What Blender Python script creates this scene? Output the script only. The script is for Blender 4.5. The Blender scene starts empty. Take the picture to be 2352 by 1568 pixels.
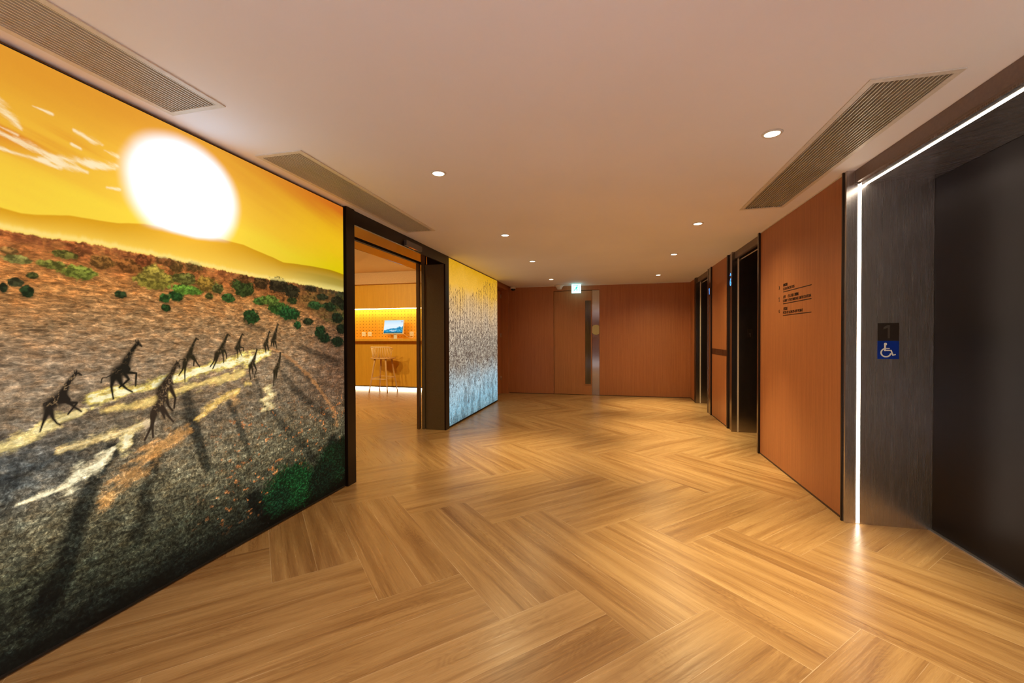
import bpy, bmesh, math, random
import numpy as np
from mathutils import Vector, Matrix

SC = bpy.context.scene
COL = SC.collection

# ------------------------------------------------------------------ camera, world, exposure
cam_d = bpy.data.cameras.new('camera')
cam = bpy.data.objects.new('camera', cam_d)
COL.objects.link(cam)
SC.camera = cam
cam_d.sensor_width = 36.0
cam_d.lens = 36.0 * 958.4 / 2352.0
cam_d.clip_start = 0.05
YAW, PITCH, ROLL = 0.2368, 0.0115, -0.0030
cy, sy = math.cos(YAW), math.sin(YAW)
f0 = Vector((-sy, cy, 0)); r0 = Vector((cy, sy, 0)); u0 = Vector((0, 0, 1))
fw = math.cos(PITCH) * f0 - math.sin(PITCH) * u0
up = math.sin(PITCH) * f0 + math.cos(PITCH) * u0
rt = math.cos(ROLL) * r0 + math.sin(ROLL) * up
up2 = -math.sin(ROLL) * r0 + math.cos(ROLL) * up
cam.matrix_world = Matrix(((rt.x, up2.x, -fw.x, 0), (rt.y, up2.y, -fw.y, 0), (rt.z, up2.z, -fw.z, 1.2815), (0, 0, 0, 1)))

SC.view_settings.view_transform = 'Standard'
SC.view_settings.look = 'None'
SC.view_settings.exposure = 0.0
SC.view_settings.gamma = 1.0
SC.view_settings.use_curve_mapping = False
SC.cycles.use_denoising = True
SC.cycles.max_bounces = 10
SC.cycles.diffuse_bounces = 5
SC.cycles.glossy_bounces = 5
SC.cycles.sample_clamp_indirect = 6.0

world = bpy.data.worlds.new('world')
SC.world = world
world.use_nodes = True
world.node_tree.nodes['Background'].inputs[0].default_value = (0.02, 0.015, 0.012, 1)
world.node_tree.nodes['Background'].inputs[1].default_value = 1.0

H = 2.4            # corridor ceiling
XL, XR = -2.2213, 1.56
YF = 9.242         # far wall
YB = -5.5          # end of the added lobby behind the camera

# ------------------------------------------------------------------ ceiling lamps' spots (positions of the downlights, the last two added)
LAMPS = [(-1.157, 2.667), (0.857, 2.591), (-1.150, 4.459), (0.823, 4.475), (-1.156, 6.097), (0.813, 6.065),
         (-1.166, 8.106), (0.808, 8.032), (-1.16, 0.75), (0.85, 0.75), (-1.16, -1.3), (0.85, -1.3)]
POWER = [10, 350, 270, 390, 20, 400, 0, 430, 10, 120, 350, 3000]      # narrow beam of each lamp (some are dimmed)
SPILL = [38, 58, 54, 62, 34, 74, 28, 82, 44, 58, 50, 280]          # its wide spill
WARM = (1.0, 0.83, 0.45)
LOBBY_FILL = (0.80, 0.97, 1.22)  # two lamps added behind the camera to brighten the near ceiling
for k, ((lx, ly), pw, ps) in enumerate(zip(LAMPS, POWER, SPILL)):
    for e_, size in ((pw, 58), (ps, 150)):
        if e_ <= 0: continue
        d = bpy.data.lights.new('downlight_beam', 'SPOT')
        d.energy = e_
        d.color = LOBBY_FILL if k >= 10 else WARM
        d.spot_size = math.radians(size)
        d.spot_blend = 1.0
        d.shadow_soft_size = 0.035
        o = bpy.data.objects.new('downlight_beam', d)
        COL.objects.link(o)
        o.location = (lx, ly, H - 0.03)

# ------------------------------------------------------------------ mesh helpers
def srgb(r, g, b):
    def f(c):
        c /= 255.0
        return c / 12.92 if c <= 0.04045 else ((c + 0.055) / 1.055) ** 2.4
    return (f(r), f(g), f(b), 1.0)

def link_obj(name, me, parent=None):
    o = bpy.data.objects.new(name, me)
    COL.objects.link(o)
    if parent is not None:
        o.parent = parent
        P = Vector((0, 0, 0)); q = parent
        while q is not None:
            P += q.location; q = q.parent
        if isinstance(me, bpy.types.Mesh):
            me.transform(Matrix.Translation(-P))
        o.location = (0, 0, 0)
    return o

def tag(o, label=None, cat=None, group=None, kind=None):
    if label: o['label'] = label
    if cat: o['category'] = cat
    if group: o['group'] = group
    if kind: o['kind'] = kind
    return o

def thing(name, loc, label, cat, group=None):
    o = bpy.data.objects.new(name, None)
    COL.objects.link(o)
    o.location = loc
    o.empty_display_size = 0.05
    return tag(o, label, cat, group)

class MB:
    """collects shapes in world coordinates, builds ONE mesh object"""
    def __init__(s):
        s.bm = bmesh.new()
    def box(s, x0, x1, y0, y1, z0, z1, mi=0):
        x0, x1 = min(x0, x1), max(x0, x1); y0, y1 = min(y0, y1), max(y0, y1); z0, z1 = min(z0, z1), max(z0, z1)
        v = [s.bm.verts.new(p) for p in ((x0, y0, z0), (x1, y0, z0), (x1, y1, z0), (x0, y1, z0), (x0, y0, z1), (x1, y0, z1), (x1, y1, z1), (x0, y1, z1))]
        for f in ((0, 3, 2, 1), (4, 5, 6, 7), (0, 1, 5, 4), (1, 2, 6, 5), (2, 3, 7, 6), (3, 0, 4, 7)):
            s.bm.faces.new([v[i] for i in f]).material_index = mi
        return s
    def tube(s, pts, rads, n=12, caps=True):
        pts = [Vector(p) for p in pts]
        rings = []
        ref = None
        for i, p in enumerate(pts):
            a = pts[max(i - 1, 0)]; b = pts[min(i + 1, len(pts) - 1)]
            t = (b - a).normalized()
            if ref is None:
                ref = Vector((0, 0, 1)) if abs(t.z) < 0.9 else Vector((1, 0, 0))
            e1 = (ref - t * ref.dot(t)).normalized(); e2 = t.cross(e1); ref = e1
            r = rads[i] if isinstance(rads, (list, tuple)) else rads
            rings.append([s.bm.verts.new(p + e1 * (r * math.cos(2 * math.pi * k / n)) + e2 * (r * math.sin(2 * math.pi * k / n))) for k in range(n)])
        for A, B in zip(rings, rings[1:]):
            for k in range(n):
                f = s.bm.faces.new((A[k], A[(k + 1) % n], B[(k + 1) % n], B[k])); f.smooth = True
        if caps:
            s.bm.faces.new(list(reversed(rings[0]))); s.bm.faces.new(rings[-1])
        return s
    def lathe(s, c, prof, n=32, axis='z'):
        """prof: list of (radius, height) about a vertical axis through c"""
        rings = []
        for r, h in prof:
            rings.append([s.bm.verts.new((c[0] + r * math.cos(2 * math.pi * k / n), c[1] + r * math.sin(2 * math.pi * k / n), c[2] + h)) for k in range(n)])
        for A, B in zip(rings, rings[1:]):
            for k in range(n):
                f = s.bm.faces.new((A[k], A[(k + 1) % n], B[(k + 1) % n], B[k])); f.smooth = True
        s.bm.faces.new(list(reversed(rings[0]))); s.bm.faces.new(rings[-1])
        return s
    def slab(s, O, ax, ay, poly, t):
        """extruded flat polygon: O origin, ax/ay in-plane unit axes, thickness t along ax x ay"""
        O, ax, ay = Vector(O), Vector(ax), Vector(ay); n = ax.cross(ay)
        a = [s.bm.verts.new(O + ax * x + ay * y) for x, y in poly]
        b = [s.bm.verts.new(O + ax * x + ay * y + n * t) for x, y in poly]
        s.bm.faces.new(list(reversed(a))); s.bm.faces.new(b)
        m = len(poly)
        for k in range(m):
            s.bm.faces.new((a[k], a[(k + 1) % m], b[(k + 1) % m], b[k]))
        return s
    def build(s, name, mat, parent=None, bevel=0.0, seg=2, weld=False):
        if weld: bmesh.ops.remove_doubles(s.bm, verts=s.bm.verts, dist=1e-5)
        bmesh.ops.recalc_face_normals(s.bm, faces=s.bm.faces)
        me = bpy.data.meshes.new(name)
        s.bm.to_mesh(me); s.bm.free()
        for m in (mat if isinstance(mat, (list, tuple)) else [mat]):
            me.materials.append(m)
        o = link_obj(name, me, parent)
        if bevel:
            md = o.modifiers.new('bevel', 'BEVEL'); md.width = bevel; md.segments = seg; md.limit_method = 'ANGLE'
        return o

def box(name, x0, x1, y0, y1, z0, z1, mat, parent=None, bevel=0.0):
    return MB().box(x0, x1, y0, y1, z0, z1).build(name, mat, parent, bevel)

def circ(cx, cy_, r, n=28, a0=0.0, a1=2 * math.pi):
    full = abs(a1 - a0 - 2 * math.pi) < 1e-6
    m = n if full else n + 1
    return [(cx + r * math.cos(a0 + (a1 - a0) * k / n), cy_ + r * math.sin(a0 + (a1 - a0) * k / n)) for k in range(m)]

def arcband(cx, cy_, r0_, r1_, a0, a1, n=36):
    A = [(cx + r1_ * math.cos(a0 + (a1 - a0) * k / n), cy_ + r1_ * math.sin(a0 + (a1 - a0) * k / n)) for k in range(n + 1)]
    B = [(cx + r0_ * math.cos(a0 + (a1 - a0) * k / n), cy_ + r0_ * math.sin(a0 + (a1 - a0) * k / n)) for k in range(n + 1)]
    return A, B

def text_obj(name, body, size, mat, O, ax, ay, parent, align='LEFT', sx=1.0, ext=0.0006, offset=0.0):
    cu = bpy.data.curves.new(name, 'FONT')
    cu.body = body; cu.size = size; cu.align_x = align; cu.extrude = ext; cu.offset = offset
    cu.resolution_u = 3
    o = bpy.data.objects.new(name, cu)
    COL.objects.link(o)
    bpy.context.view_layer.update()
    me = bpy.data.meshes.new_from_object(o.evaluated_get(bpy.context.evaluated_depsgraph_get()))
    bpy.data.objects.remove(o)
    bpy.data.curves.remove(cu)
    ax, ay, O = Vector(ax), Vector(ay), Vector(O); n = ax.cross(ay)
    M = Matrix(((ax.x * sx, ay.x, n.x, O.x), (ax.y * sx, ay.y, n.y, O.y), (ax.z * sx, ay.z, n.z, O.z), (0, 0, 0, 1)))
    me.transform(M)
    me.materials.clear(); me.materials.append(mat)
    me.name = name
    return link_obj(name, me, parent)

# ------------------------------------------------------------------ node helpers
class NT:
    def __init__(s, name):
        s.m = bpy.data.materials.new(name); s.m.use_nodes = True
        s.t = s.m.node_tree; s.n = s.t.nodes
        s.b = s.n['Principled BSDF']
    def new(s, ty, **kw):
        q = s.n.new(ty)
        for k, v in kw.items(): setattr(q, k, v)
        return q
    def ln(s, a, b): s.t.links.new(a, b)
    def val(s, sock, v):
        if isinstance(v, (int, float)): sock.default_value = v
        elif isinstance(v, (tuple, list)): sock.default_value = v
        else: s.ln(v, sock)
    def math(s, op, a, b=None, c=None, clamp=False):
        q = s.new('ShaderNodeMath', operation=op); q.use_clamp = clamp
        s.val(q.inputs[0], a)
        if b is not None: s.val(q.inputs[1], b)
        if c is not None: s.val(q.inputs[2], c)
        return q.outputs[0]
    def pos(s):
        g = s.new('ShaderNodeNewGeometry'); x = s.new('ShaderNodeSeparateXYZ'); s.ln(g.outputs['Position'], x.inputs[0])
        return x.outputs[0], x.outputs[1], x.outputs[2]
    def xyz(s, a, b, c):
        q = s.new('ShaderNodeCombineXYZ'); s.val(q.inputs[0], a); s.val(q.inputs[1], b); s.val(q.inputs[2], c); return q.outputs[0]
    def noise(s, vec, scale, detail=4, rough=.5, dist=0.0):
        q = s.new('ShaderNodeTexNoise'); s.val(q.inputs['Vector'], vec); q.inputs['Scale'].default_value = scale
        q.inputs['Detail'].default_value = detail; q.inputs['Roughness'].default_value = rough; q.inputs['Distortion'].default_value = dist
        return q.outputs['Fac']
    def ramp(s, fac, stops, interp='LINEAR'):
        q = s.new('ShaderNodeValToRGB'); q.color_ramp.interpolation = interp
        e = q.color_ramp.elements
        while len(e) < len(stops): e.new(0.5)
        for k, (p_, c) in enumerate(stops):
            e[k].position = p_; e[k].color = c if len(c) == 4 else (*c, 1)
        s.ln(fac, q.inputs[0]); return q.outputs[0]
    def mix(s, f, a, b, mode='MIX'):
        q = s.new('ShaderNodeMix', data_type='RGBA', blend_type=mode)
        s.val(q.inputs[0], f); s.val(q.inputs[6], a); s.val(q.inputs[7], b); return q.outputs[2]
    def mrange(s, v, a, b, c, d):
        q = s.new('ShaderNodeMapRange'); s.val(q.inputs[0], v)
        for k, w_ in enumerate((a, b, c, d)): q.inputs[k + 1].default_value = w_
        return q.outputs[0]
    def bump(s, h, strength, dist=0.001):
        q = s.new('ShaderNodeBump'); q.inputs['Strength'].default_value = strength; q.inputs['Distance'].default_value = dist
        s.ln(h, q.inputs['Height']); s.ln(q.outputs[0], s.b.inputs['Normal'])
    def set(s, **kw):
        for k, v in kw.items(): s.val(s.b.inputs[k.replace('_', ' ')], v)
        return s.m

def plain(name, c, rough=.5, metal=0.0, **kw):
    t = NT(name)
    x, y, z = t.pos()
    n = t.noise(t.xyz(x, y, z), 60, 3)
    c2 = tuple(v * 0.86 for v in c[:3]) + (1,)
    t.set(Base_Color=t.ramp(n, [(0.3, c2), (0.7, c)]), Roughness=rough, Metallic=metal, **kw)
    return t.m

def emit(name, c, s_):
    t = NT(name)
    t.set(Base_Color=(0, 0, 0, 1), Emission_Color=c, Emission_Strength=s_, Roughness=.6)
    return t.m

# ------------------------------------------------------------------ materials
def mat_floor():
    t = NT('oak_herringbone_floor')
    x, y, z = t.pos()
    k = 1 / math.sqrt(2)
    u = t.math('MULTIPLY', t.math('ADD', x, y), k)
    v = t.math('MULTIPLY', t.math('SUBTRACT', y, x), k)
    w_ = 0.4375
    U = t.math('DIVIDE', t.math('SUBTRACT', u, 0.4925), w_)
    V = t.math('DIVIDE', t.math('SUBTRACT', v, 1.188), w_)
    i = t.math('FLOOR', U); j = t.math('FLOOR', V)
    fU = t.math('SUBTRACT', U, i); fV = t.math('SUBTRACT', V, j)
    s_ = t.math('FLOORED_MODULO', t.math('ADD', t.math('SUBTRACT', t.math('ADD', i, j), 2.0), 0.001), 6.0)
    s_ = t.math('FLOOR', s_)
    isU = t.math('GREATER_THAN', s_, 2.5)
    isV = t.math('SUBTRACT', 1.0, isU)
    sp = t.math('SUBTRACT', s_, t.math('MULTIPLY', isU, 3.0))
    def sel(a, b):
        return t.math('ADD', t.math('MULTIPLY', isV, a), t.math('MULTIPLY', isU, b))
    along = t.math('ADD', sp, sel(fV, fU))
    across = t.math('MULTIPLY', sel(fU, fV), 2.0)
    half = t.math('FLOOR', across)
    fa = t.math('SUBTRACT', across, half)
    id1 = sel(i, t.math('ADD', t.math('SUBTRACT', i, sp), 37.0))
    id2 = sel(t.math('SUBTRACT', j, sp), t.math('ADD', j, 91.0))
    wn = t.new('ShaderNodeTexWhiteNoise', noise_dimensions='3D')
    t.ln(t.xyz(id1, id2, half), wn.inputs['Vector'])
    rnd = wn.outputs['Value']
    wc = t.new('ShaderNodeSeparateXYZ'); t.ln(wn.outputs['Color'], wc.inputs[0])
    am = t.math('MULTIPLY', along, w_)
    cm = t.math('MULTIPLY', fa, w_ / 2)
    oa = t.math('MULTIPLY', wc.outputs[0], 40.0); oc = t.math('MULTIPLY', wc.outputs[1], 40.0)
    A = t.math('ADD', am, oa); Cx = t.math('ADD', cm, oc)
    # broad figure, stretched along the plank
    big = t.noise(t.xyz(t.math('MULTIPLY', A, .85), t.math('MULTIPLY', Cx, 15.0), 0.0), 1.0, 3, .55, .5)
    mid = t.noise(t.xyz(t.math('MULTIPLY', A, 2.6), t.math('MULTIPLY', Cx, 90.0), 3.0), 1.0, 4, .6, .6)
    fine = t.noise(t.xyz(t.math('MULTIPLY', A, 22.0), t.math('MULTIPLY', Cx, 620.0), 7.0), 1.0, 2, .5)
    # cathedral rings
    warp = t.noise(t.xyz(t.math('MULTIPLY', A, 2.2), t.math('MULTIPLY', Cx, 7.0), 1.0), 1.0, 2, .5)
    ring = t.math('SINE', t.math('MULTIPLY', warp, 150.0))
    ringm = t.math('MULTIPLY', t.mrange(ring, -1, 1, 0, 1), t.mrange(t.noise(t.xyz(A, t.math('MULTIPLY', Cx, 6.0), 9.0), 1.6, 1), .50, .66, 0, 1))
    f = t.math('ADD', t.math('MULTIPLY', big, 0.62), t.math('MULTIPLY', mid, 0.38))
    f = t.math('ADD', f, t.math('MULTIPLY', t.math('SUBTRACT', fine, .5), 0.22))
    f = t.math('SUBTRACT', f, t.math('MULTIPLY', ringm, 0.07))
    f = t.math('ADD', f, t.math('MULTIPLY', t.math('SUBTRACT', rnd, .5), 0.10))
    col = t.ramp(f, [(0.28, (0.19, 0.088, 0.029)), (0.40, (0.27, 0.138, 0.050)), (0.52, (0.355, 0.198, 0.078)), (0.66, (0.43, 0.256, 0.110)), (0.8, (0.49, 0.30, 0.135))])
    # joints
    e1 = t.math('MULTIPLY', t.math('MINIMUM', along, t.math('SUBTRACT', 3.0, along)), w_)
    e2 = t.math('MULTIPLY', t.math('MINIMUM', fa, t.math('SUBTRACT', 1.0, fa)), w_ / 2)
    e = t.math('MINIMUM', e1, e2)
    g = t.mrange(e, 0.0008, 0.0018, 1, 0)
    patchy = t.mrange(t.noise(t.xyz(x, y, 0.0), 3.0, 2), .40, .62, 0.12, .62)
    gc = t.math('MULTIPLY', g, patchy)
    col = t.mix(gc, col, (0.62, 0.46, 0.30, 1))
    t.bump(t.math('ADD', t.math('MULTIPLY', mid, .5), t.math('ADD', t.math('MULTIPLY', fine, .35), t.math('MULTIPLY', g, -1.0))), .10, .0015)
    rough = t.mrange(mid, .3, .7, .36, .25)
    return t.set(Base_Color=col, Roughness=rough, Specular_IOR_Level=.45)

def mat_wood(name, dark, lite, fscale=1.0, rough=.42, holes=False):
    t = NT(name)
    x, y, z = t.pos()
    h = t.math('ADD', x, y)
    a = t.noise(t.xyz(t.math('MULTIPLY', h, 210.0 * fscale), 0.0, t.math('MULTIPLY', z, 3.0)), 1.0, 3, .6)
    b = t.noise(t.xyz(t.math('MULTIPLY', h, 34.0 * fscale), 2.0, t.math('MULTIPLY', z, .8)), 1.0, 3, .5)
    c = t.noise(t.xyz(t.math('MULTIPLY', h, 500.0 * fscale), 5.0, t.math('MULTIPLY', z, 26.0)), 1.0, 2, .5)
    f = t.math('ADD', t.math('ADD', t.math('MULTIPLY', a, .45), t.math('MULTIPLY', b, .3)), t.math('MULTIPLY', c, .25))
    col = t.ramp(f, [(0.34, dark), (0.66, lite)])
    if holes:
        hx = t.math('SUBTRACT', t.math('FLOORED_MODULO', t.math('SUBTRACT', x, -6.200 - .044), .0884), .0442)
        hz = t.math('SUBTRACT', t.math('FLOORED_MODULO', t.math('SUBTRACT', z, 1.293 - .039), .078), .039)
        d = t.math('SQRT', t.math('ADD', t.math('MULTIPLY', hx, hx), t.math('MULTIPLY', hz, hz)))
        m = t.mrange(d, .0085, .0105, 1, 0)
        col = t.mix(m, col, (0.03, 0.008, 0.002, 1))
    t.bump(a, .08, .0006)
    return t.set(Base_Color=col, Roughness=rough, Specular_IOR_Level=.35)

def mat_brushed(name, c, rough=.26, aniso=.6, amp=.25, metal=1.0):
    t = NT(name)
    x, y, z = t.pos()
    h = t.math('ADD', x, y)
    a = t.noise(t.xyz(t.math('MULTIPLY', h, 900.0), 0.0, t.math('MULTIPLY', z, 1.6)), 1.0, 3, .6)
    b = t.noise(t.xyz(t.math('MULTIPLY', h, 30.0), 0.0, t.math('MULTIPLY', z, 1.0)), 1.0, 2, .5)
    ab = t.math('ADD', t.math('MULTIPLY', a, .7), t.math('MULTIPLY', b, .3))
    c1 = tuple(v * (1 - amp) for v in c[:3]) + (1,); c2 = tuple(min(1, v * (1 + amp)) for v in c[:3]) + (1,)
    col = t.ramp(ab, [(0.3, c1), (0.7, c2)])
    return t.set(Base_Color=col, Roughness=t.mrange(ab, .3, .7, rough * .96, rough * 1.04), Metallic=metal)

def mat_ceiling(name, c):
    t = NT(name)
    x, y, z = t.pos()
    v = t.xyz(x, y, z)
    n1 = t.noise(v, 1.2, 3); n2 = t.noise(v, 130, 3)
    c1 = tuple(q * .965 for q in c[:3]) + (1,)
    t.bump(t.math('ADD', n1, t.math('MULTIPLY', n2, .04)), .12, .006)
    return t.set(Base_Color=t.ramp(n1, [(0.35, c1), (0.65, c)]), Roughness=.7)

def mat_leather_door():
    t = NT('black_textured_metal')
    x, y, z = t.pos()
    n = t.noise(t.xyz(x, y, z), 620, 2)
    t.bump(n, .35, .0006)
    return t.set(Base_Color=t.ramp(n, [(0.35, (0.010, 0.008, 0.008, 1)), (0.65, (0.030, 0.025, 0.024, 1))]), Roughness=.30, Metallic=.9)

def mat_mural(name, strength, flecks):
    """backlit printed fabric: the print is a colour attribute, fine grain from noise"""
    t = NT(name)
    at = t.new('ShaderNodeVertexColor', layer_name='print')
    x, y, z = t.pos()
    col = at.outputs['Color']
    if flecks:
        n1 = t.noise(t.xyz(0.0, t.math('MULTIPLY', y, 26.0), t.math('MULTIPLY', z, 88.0)), 1.0, 5, .74, .5)
        n2 = t.noise(t.xyz(3.0, t.math('MULTIPLY', y, 62.0), t.math('MULTIPLY', z, 66.0)), 1.0, 4, .78, .5)
        n3 = t.noise(t.xyz(6.0, t.math('MULTIPLY', y, 9.0), t.math('MULTIPLY', z, 26.0)), 1.0, 5, .7, .5)
        low = t.mrange(z, .55, 1.35, 1, 0)
        n = t.math('ADD', t.math('MULTIPLY', n1, t.math('SUBTRACT', 1.0, low)), t.math('MULTIPLY', n2, low))
        n = t.math('ADD', t.math('MULTIPLY', n, .62), t.math('MULTIPLY', n3, .38))
        amp = t.mrange(z, .3, 1.7, 1.0, .55)
        g = t.math('MULTIPLY', t.math('SUBTRACT', n, .5), t.math('MULTIPLY', amp, 19.0))
        gain = t.math('POWER', 2.0, g)
        gain = t.math('ADD', t.math('MULTIPLY', t.math('SUBTRACT', gain, 1.0), at.outputs['Alpha']), 1.0)
        q = t.new('ShaderNodeVectorMath', operation='SCALE'); t.ln(col, q.inputs[0]); t.ln(gain, q.inputs['Scale'])
        # bright straw and dark bluish soil differ in hue as well as value
        hue = t.noise(t.xyz(9.0, t.math('MULTIPLY', y, 16.0), t.math('MULTIPLY', z, 30.0)), 1.0, 4, .65)
        tint = t.ramp(hue, [(.32, (.88, 1.0, 1.12)), (.5, (1, 1, 1)), (.68, (1.15, .98, .80))])
        tinted = t.mix(1.0, q.outputs[0], tint, 'MULTIPLY')
        col = t.mix(t.math('MULTIPLY', at.outputs['Alpha'], .85), q.outputs[0], tinted)
    return t.set(Base_Color=(0.006, 0.006, 0.006, 1), Emission_Color=col, Emission_Strength=strength, Roughness=.7, Specular_IOR_Level=.12)

def mat_screen():
    t = NT('monitor_picture')
    x, y, z = t.pos()
    h = t.noise(t.xyz(t.math('MULTIPLY', x, 7.0), 0.0, 0.0), 1.0, 3, .6)
    ridge = t.math('ADD', 1.44, t.math('ADD', t.math('MULTIPLY', h, .12), t.math('MULTIPLY', t.math('ADD', x, 5.1), .16)))
    m = t.mrange(t.math('SUBTRACT', ridge, z), -.004, .004, 0, 1)
    sky = t.ramp(t.mrange(z, 1.45, 1.68, 0, 1), [(0, (.62, .82, .92)), (.5, (.75, .85, .95)), (1, (.50, .72, .86))])
    n = t.noise(t.xyz(t.math('MULTIPLY', x, 40.0), 0.0, t.math('MULTIPLY', z, 40.0)), 1.0, 3)
    mt = t.ramp(n, [(.35, (.005, .12, .28)), (.55, (.02, .32, .55)), (.7, (.35, .72, .85))])
    col = t.mix(m, sky, mt)
    m2 = t.mrange(z, 1.392, 1.396, 1, 0)
    col = t.mix(m2, col, (.03, .06, .06, 1))
    m3 = t.mrange(z, 1.368, 1.371, 1, 0)
    col = t.mix(m3, col, (.85, .92, 1, 1))
    return t.set(Base_Color=(0, 0, 0, 1), Emission_Color=col, Emission_Strength=1.1, Roughness=.2)

M = {}
M['floor'] = mat_floor()
M['ceil'] = mat_ceiling('cream_ceiling_paint', (0.88, 0.86, 0.88, 1))
M['wood'] = mat_wood('reddish_veneer', (0.30, 0.098, 0.032, 1), (0.48, 0.180, 0.064, 1))
M['door_wood'] = mat_wood('lighter_door_veneer', (0.31, 0.115, 0.036, 1), (0.49, 0.200, 0.068, 1))
M['room_wood'] = mat_wood('honey_veneer', (0.56, 0.27, 0.024, 1), (0.72, 0.39, 0.045, 1), .7)
M['peg'] = mat_wood('honey_pegboard', (0.58, 0.27, 0.022, 1), (0.74, 0.39, 0.04, 1), .7, holes=True)
M['steel'] = mat_brushed('brushed_dark_steel', (0.56, 0.51, 0.49, 1), .27, amp=.05, metal=.93)
M['steel_dark'] = mat_brushed('brushed_black_steel', (0.30, 0.265, 0.25, 1), .22, amp=.12, metal=.99)
M['steel_mirror'] = mat_brushed('polished_steel', (0.50, 0.47, 0.43, 1), .12, amp=.12)
M['bronze'] = mat_brushed('dark_bronze', (0.22, 0.155, 0.10, 1), .38, amp=.08, metal=.8)
M['fascia'] = plain('brown_metal_fascia', (0.20, 0.135, 0.10, 1), .42, .4)
M['blackframe'] = plain('blackened_metal_frame', (0.022, 0.013, 0.009, 1), .35, .5)
M['olive'] = plain('olive_bronze_lining', (0.17, 0.135, 0.075, 1), .4, .5)
M['black'] = plain('black_rubber', (0.006, 0.006, 0.006, 1), .6)
M['stone'] = plain('bounce_floor_stone', (0.80, 0.76, 0.75, 1), .4)  # added lobby floor, pale so it bounces light up to the near ceiling
M['skirt'] = plain('dark_brown_skirting', (0.05, 0.018, 0.008, 1), .5)
M['liftdoor'] = mat_leather_door()
M['sill'] = plain('aluminium_sill', (0.55, 0.53, 0.55, 1), .35, .9)
M['white'] = plain('white_plastic', (0.75, 0.70, 0.64, 1), .45)
M['greymetal'] = plain('grey_anodised_metal', (0.18, 0.16, 0.15, 1), .4, .5)
M['ventwhite'] = plain('cream_powder_coat', (0.72, 0.66, 0.56, 1), .45)
M['louvre'] = plain('beige_louvre', (0.66, 0.60, 0.48, 1), .4, .1)
M['duct'] = plain('dark_duct', (0.018, 0.012, 0.007, 1), .9)
M['led'] = emit('warm_white_led', (1.0, 0.86, 0.68, 1), 15.0)
M['led_dim'] = plain('frosted_light_cover', (0.72, 0.62, 0.50, 1), .5)
M['lamp'] = emit('downlight_glow', (1.0, 0.90, 0.68, 1), 9.0)
M['room_led'] = emit('amber_led', (1.0, 0.72, 0.24, 1), 45.0)
M['toe_led'] = emit('toe_led', (1.0, 0.84, 0.55, 1), 16.0)
M['blue_led'] = emit('blue_digits', (0.06, 0.30, 1.0, 1), 2.4)
M['dark_glass'] = plain('smoked_display_glass', (0.012, 0.010, 0.010, 1), .08, 0, Specular_IOR_Level=.6)
M['exit'] = emit('exit_sign_glow', (0.42, 1.0, 0.98, 1), 2.6)
M['exit_fig'] = emit('exit_sign_green', (0.05, 0.85, 0.60, 1), 1.0)
M['ink'] = plain('dark_brown_lettering', (0.016, 0.004, 0.002, 1), .4)
M['blue'] = plain('blue_enamel', (0.0, 0.022, 0.26, 1), .35)
M['paint'] = plain('white_enamel', (0.80, 0.78, 0.76, 1), .4)
M['brown_plate'] = plain('brown_metal_plate', (0.05, 0.035, 0.028, 1), .35, .6)
M['callplate'] = plain('dark_call_plate', (0.055, 0.018, 0.010, 1), .3, .3)
M['faint'] = plain('dull_engraving', (0.16, 0.09, 0.06, 1), .4, .4)
M['raised'] = plain('raised_metal', (0.20, 0.17, 0.15, 1), .3, .8)
M['gold'] = plain('textured_gold_leaf', (0.52, 0.44, 0.20, 1), .45, .7)
M['chrome'] = plain('satin_chrome_hinge', (0.55, 0.45, 0.36, 1), .3, .9)
M['stool'] = plain('ash_wood', (0.62, 0.36, 0.16, 1), .45)
M['stool_back'] = plain('pale_ash_wood', (0.86, 0.62, 0.38, 1), .45)
M['room_wall'] = plain('peach_painted_plaster', (0.62, 0.38, 0.20, 1), .7)
M['room_ceil'] = mat_ceiling('cream_room_ceiling', (0.80, 0.66, 0.46, 1))
M['screen'] = mat_screen()
M['magenta'] = emit('screen_logo', (0.45, 0.02, 0.20, 1), 1.0)
M['whitetext'] = emit('screen_caption', (0.9, 0.95, 1, 1), 1.0)
def mat_glass(name, tint, rough=.0):
    t = NT(name)
    return t.set(Base_Color=tint, Roughness=rough, Transmission_Weight=1.0, IOR=1.45)
M['glass'] = mat_glass('clear_glass', (0.95, 0.93, 0.88, 1))
M['amber'] = mat_glass('amber_glass', (0.93, 0.62, 0.16, 1), .04)
def mat_fireglass():
    t = NT('smoky_vision_glass')
    x, y, z = t.pos()
    n = t.noise(t.xyz(t.math('MULTIPLY', x, 9.0), 0.0, t.math('MULTIPLY', z, 2.0)), 1.0, 3)
    return t.set(Base_Color=t.ramp(n, [(.3, (0.045, 0.03, 0.008, 1)), (.7, (0.13, 0.09, 0.03, 1))]), Roughness=.12, Specular_IOR_Level=.8)
M['fireglass'] = mat_fireglass()
M['mural_a'] = mat_mural('backlit_savannah_print', 1.0, True)
M['mural_b'] = mat_mural('backlit_flock_print', 1.0, False)

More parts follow.
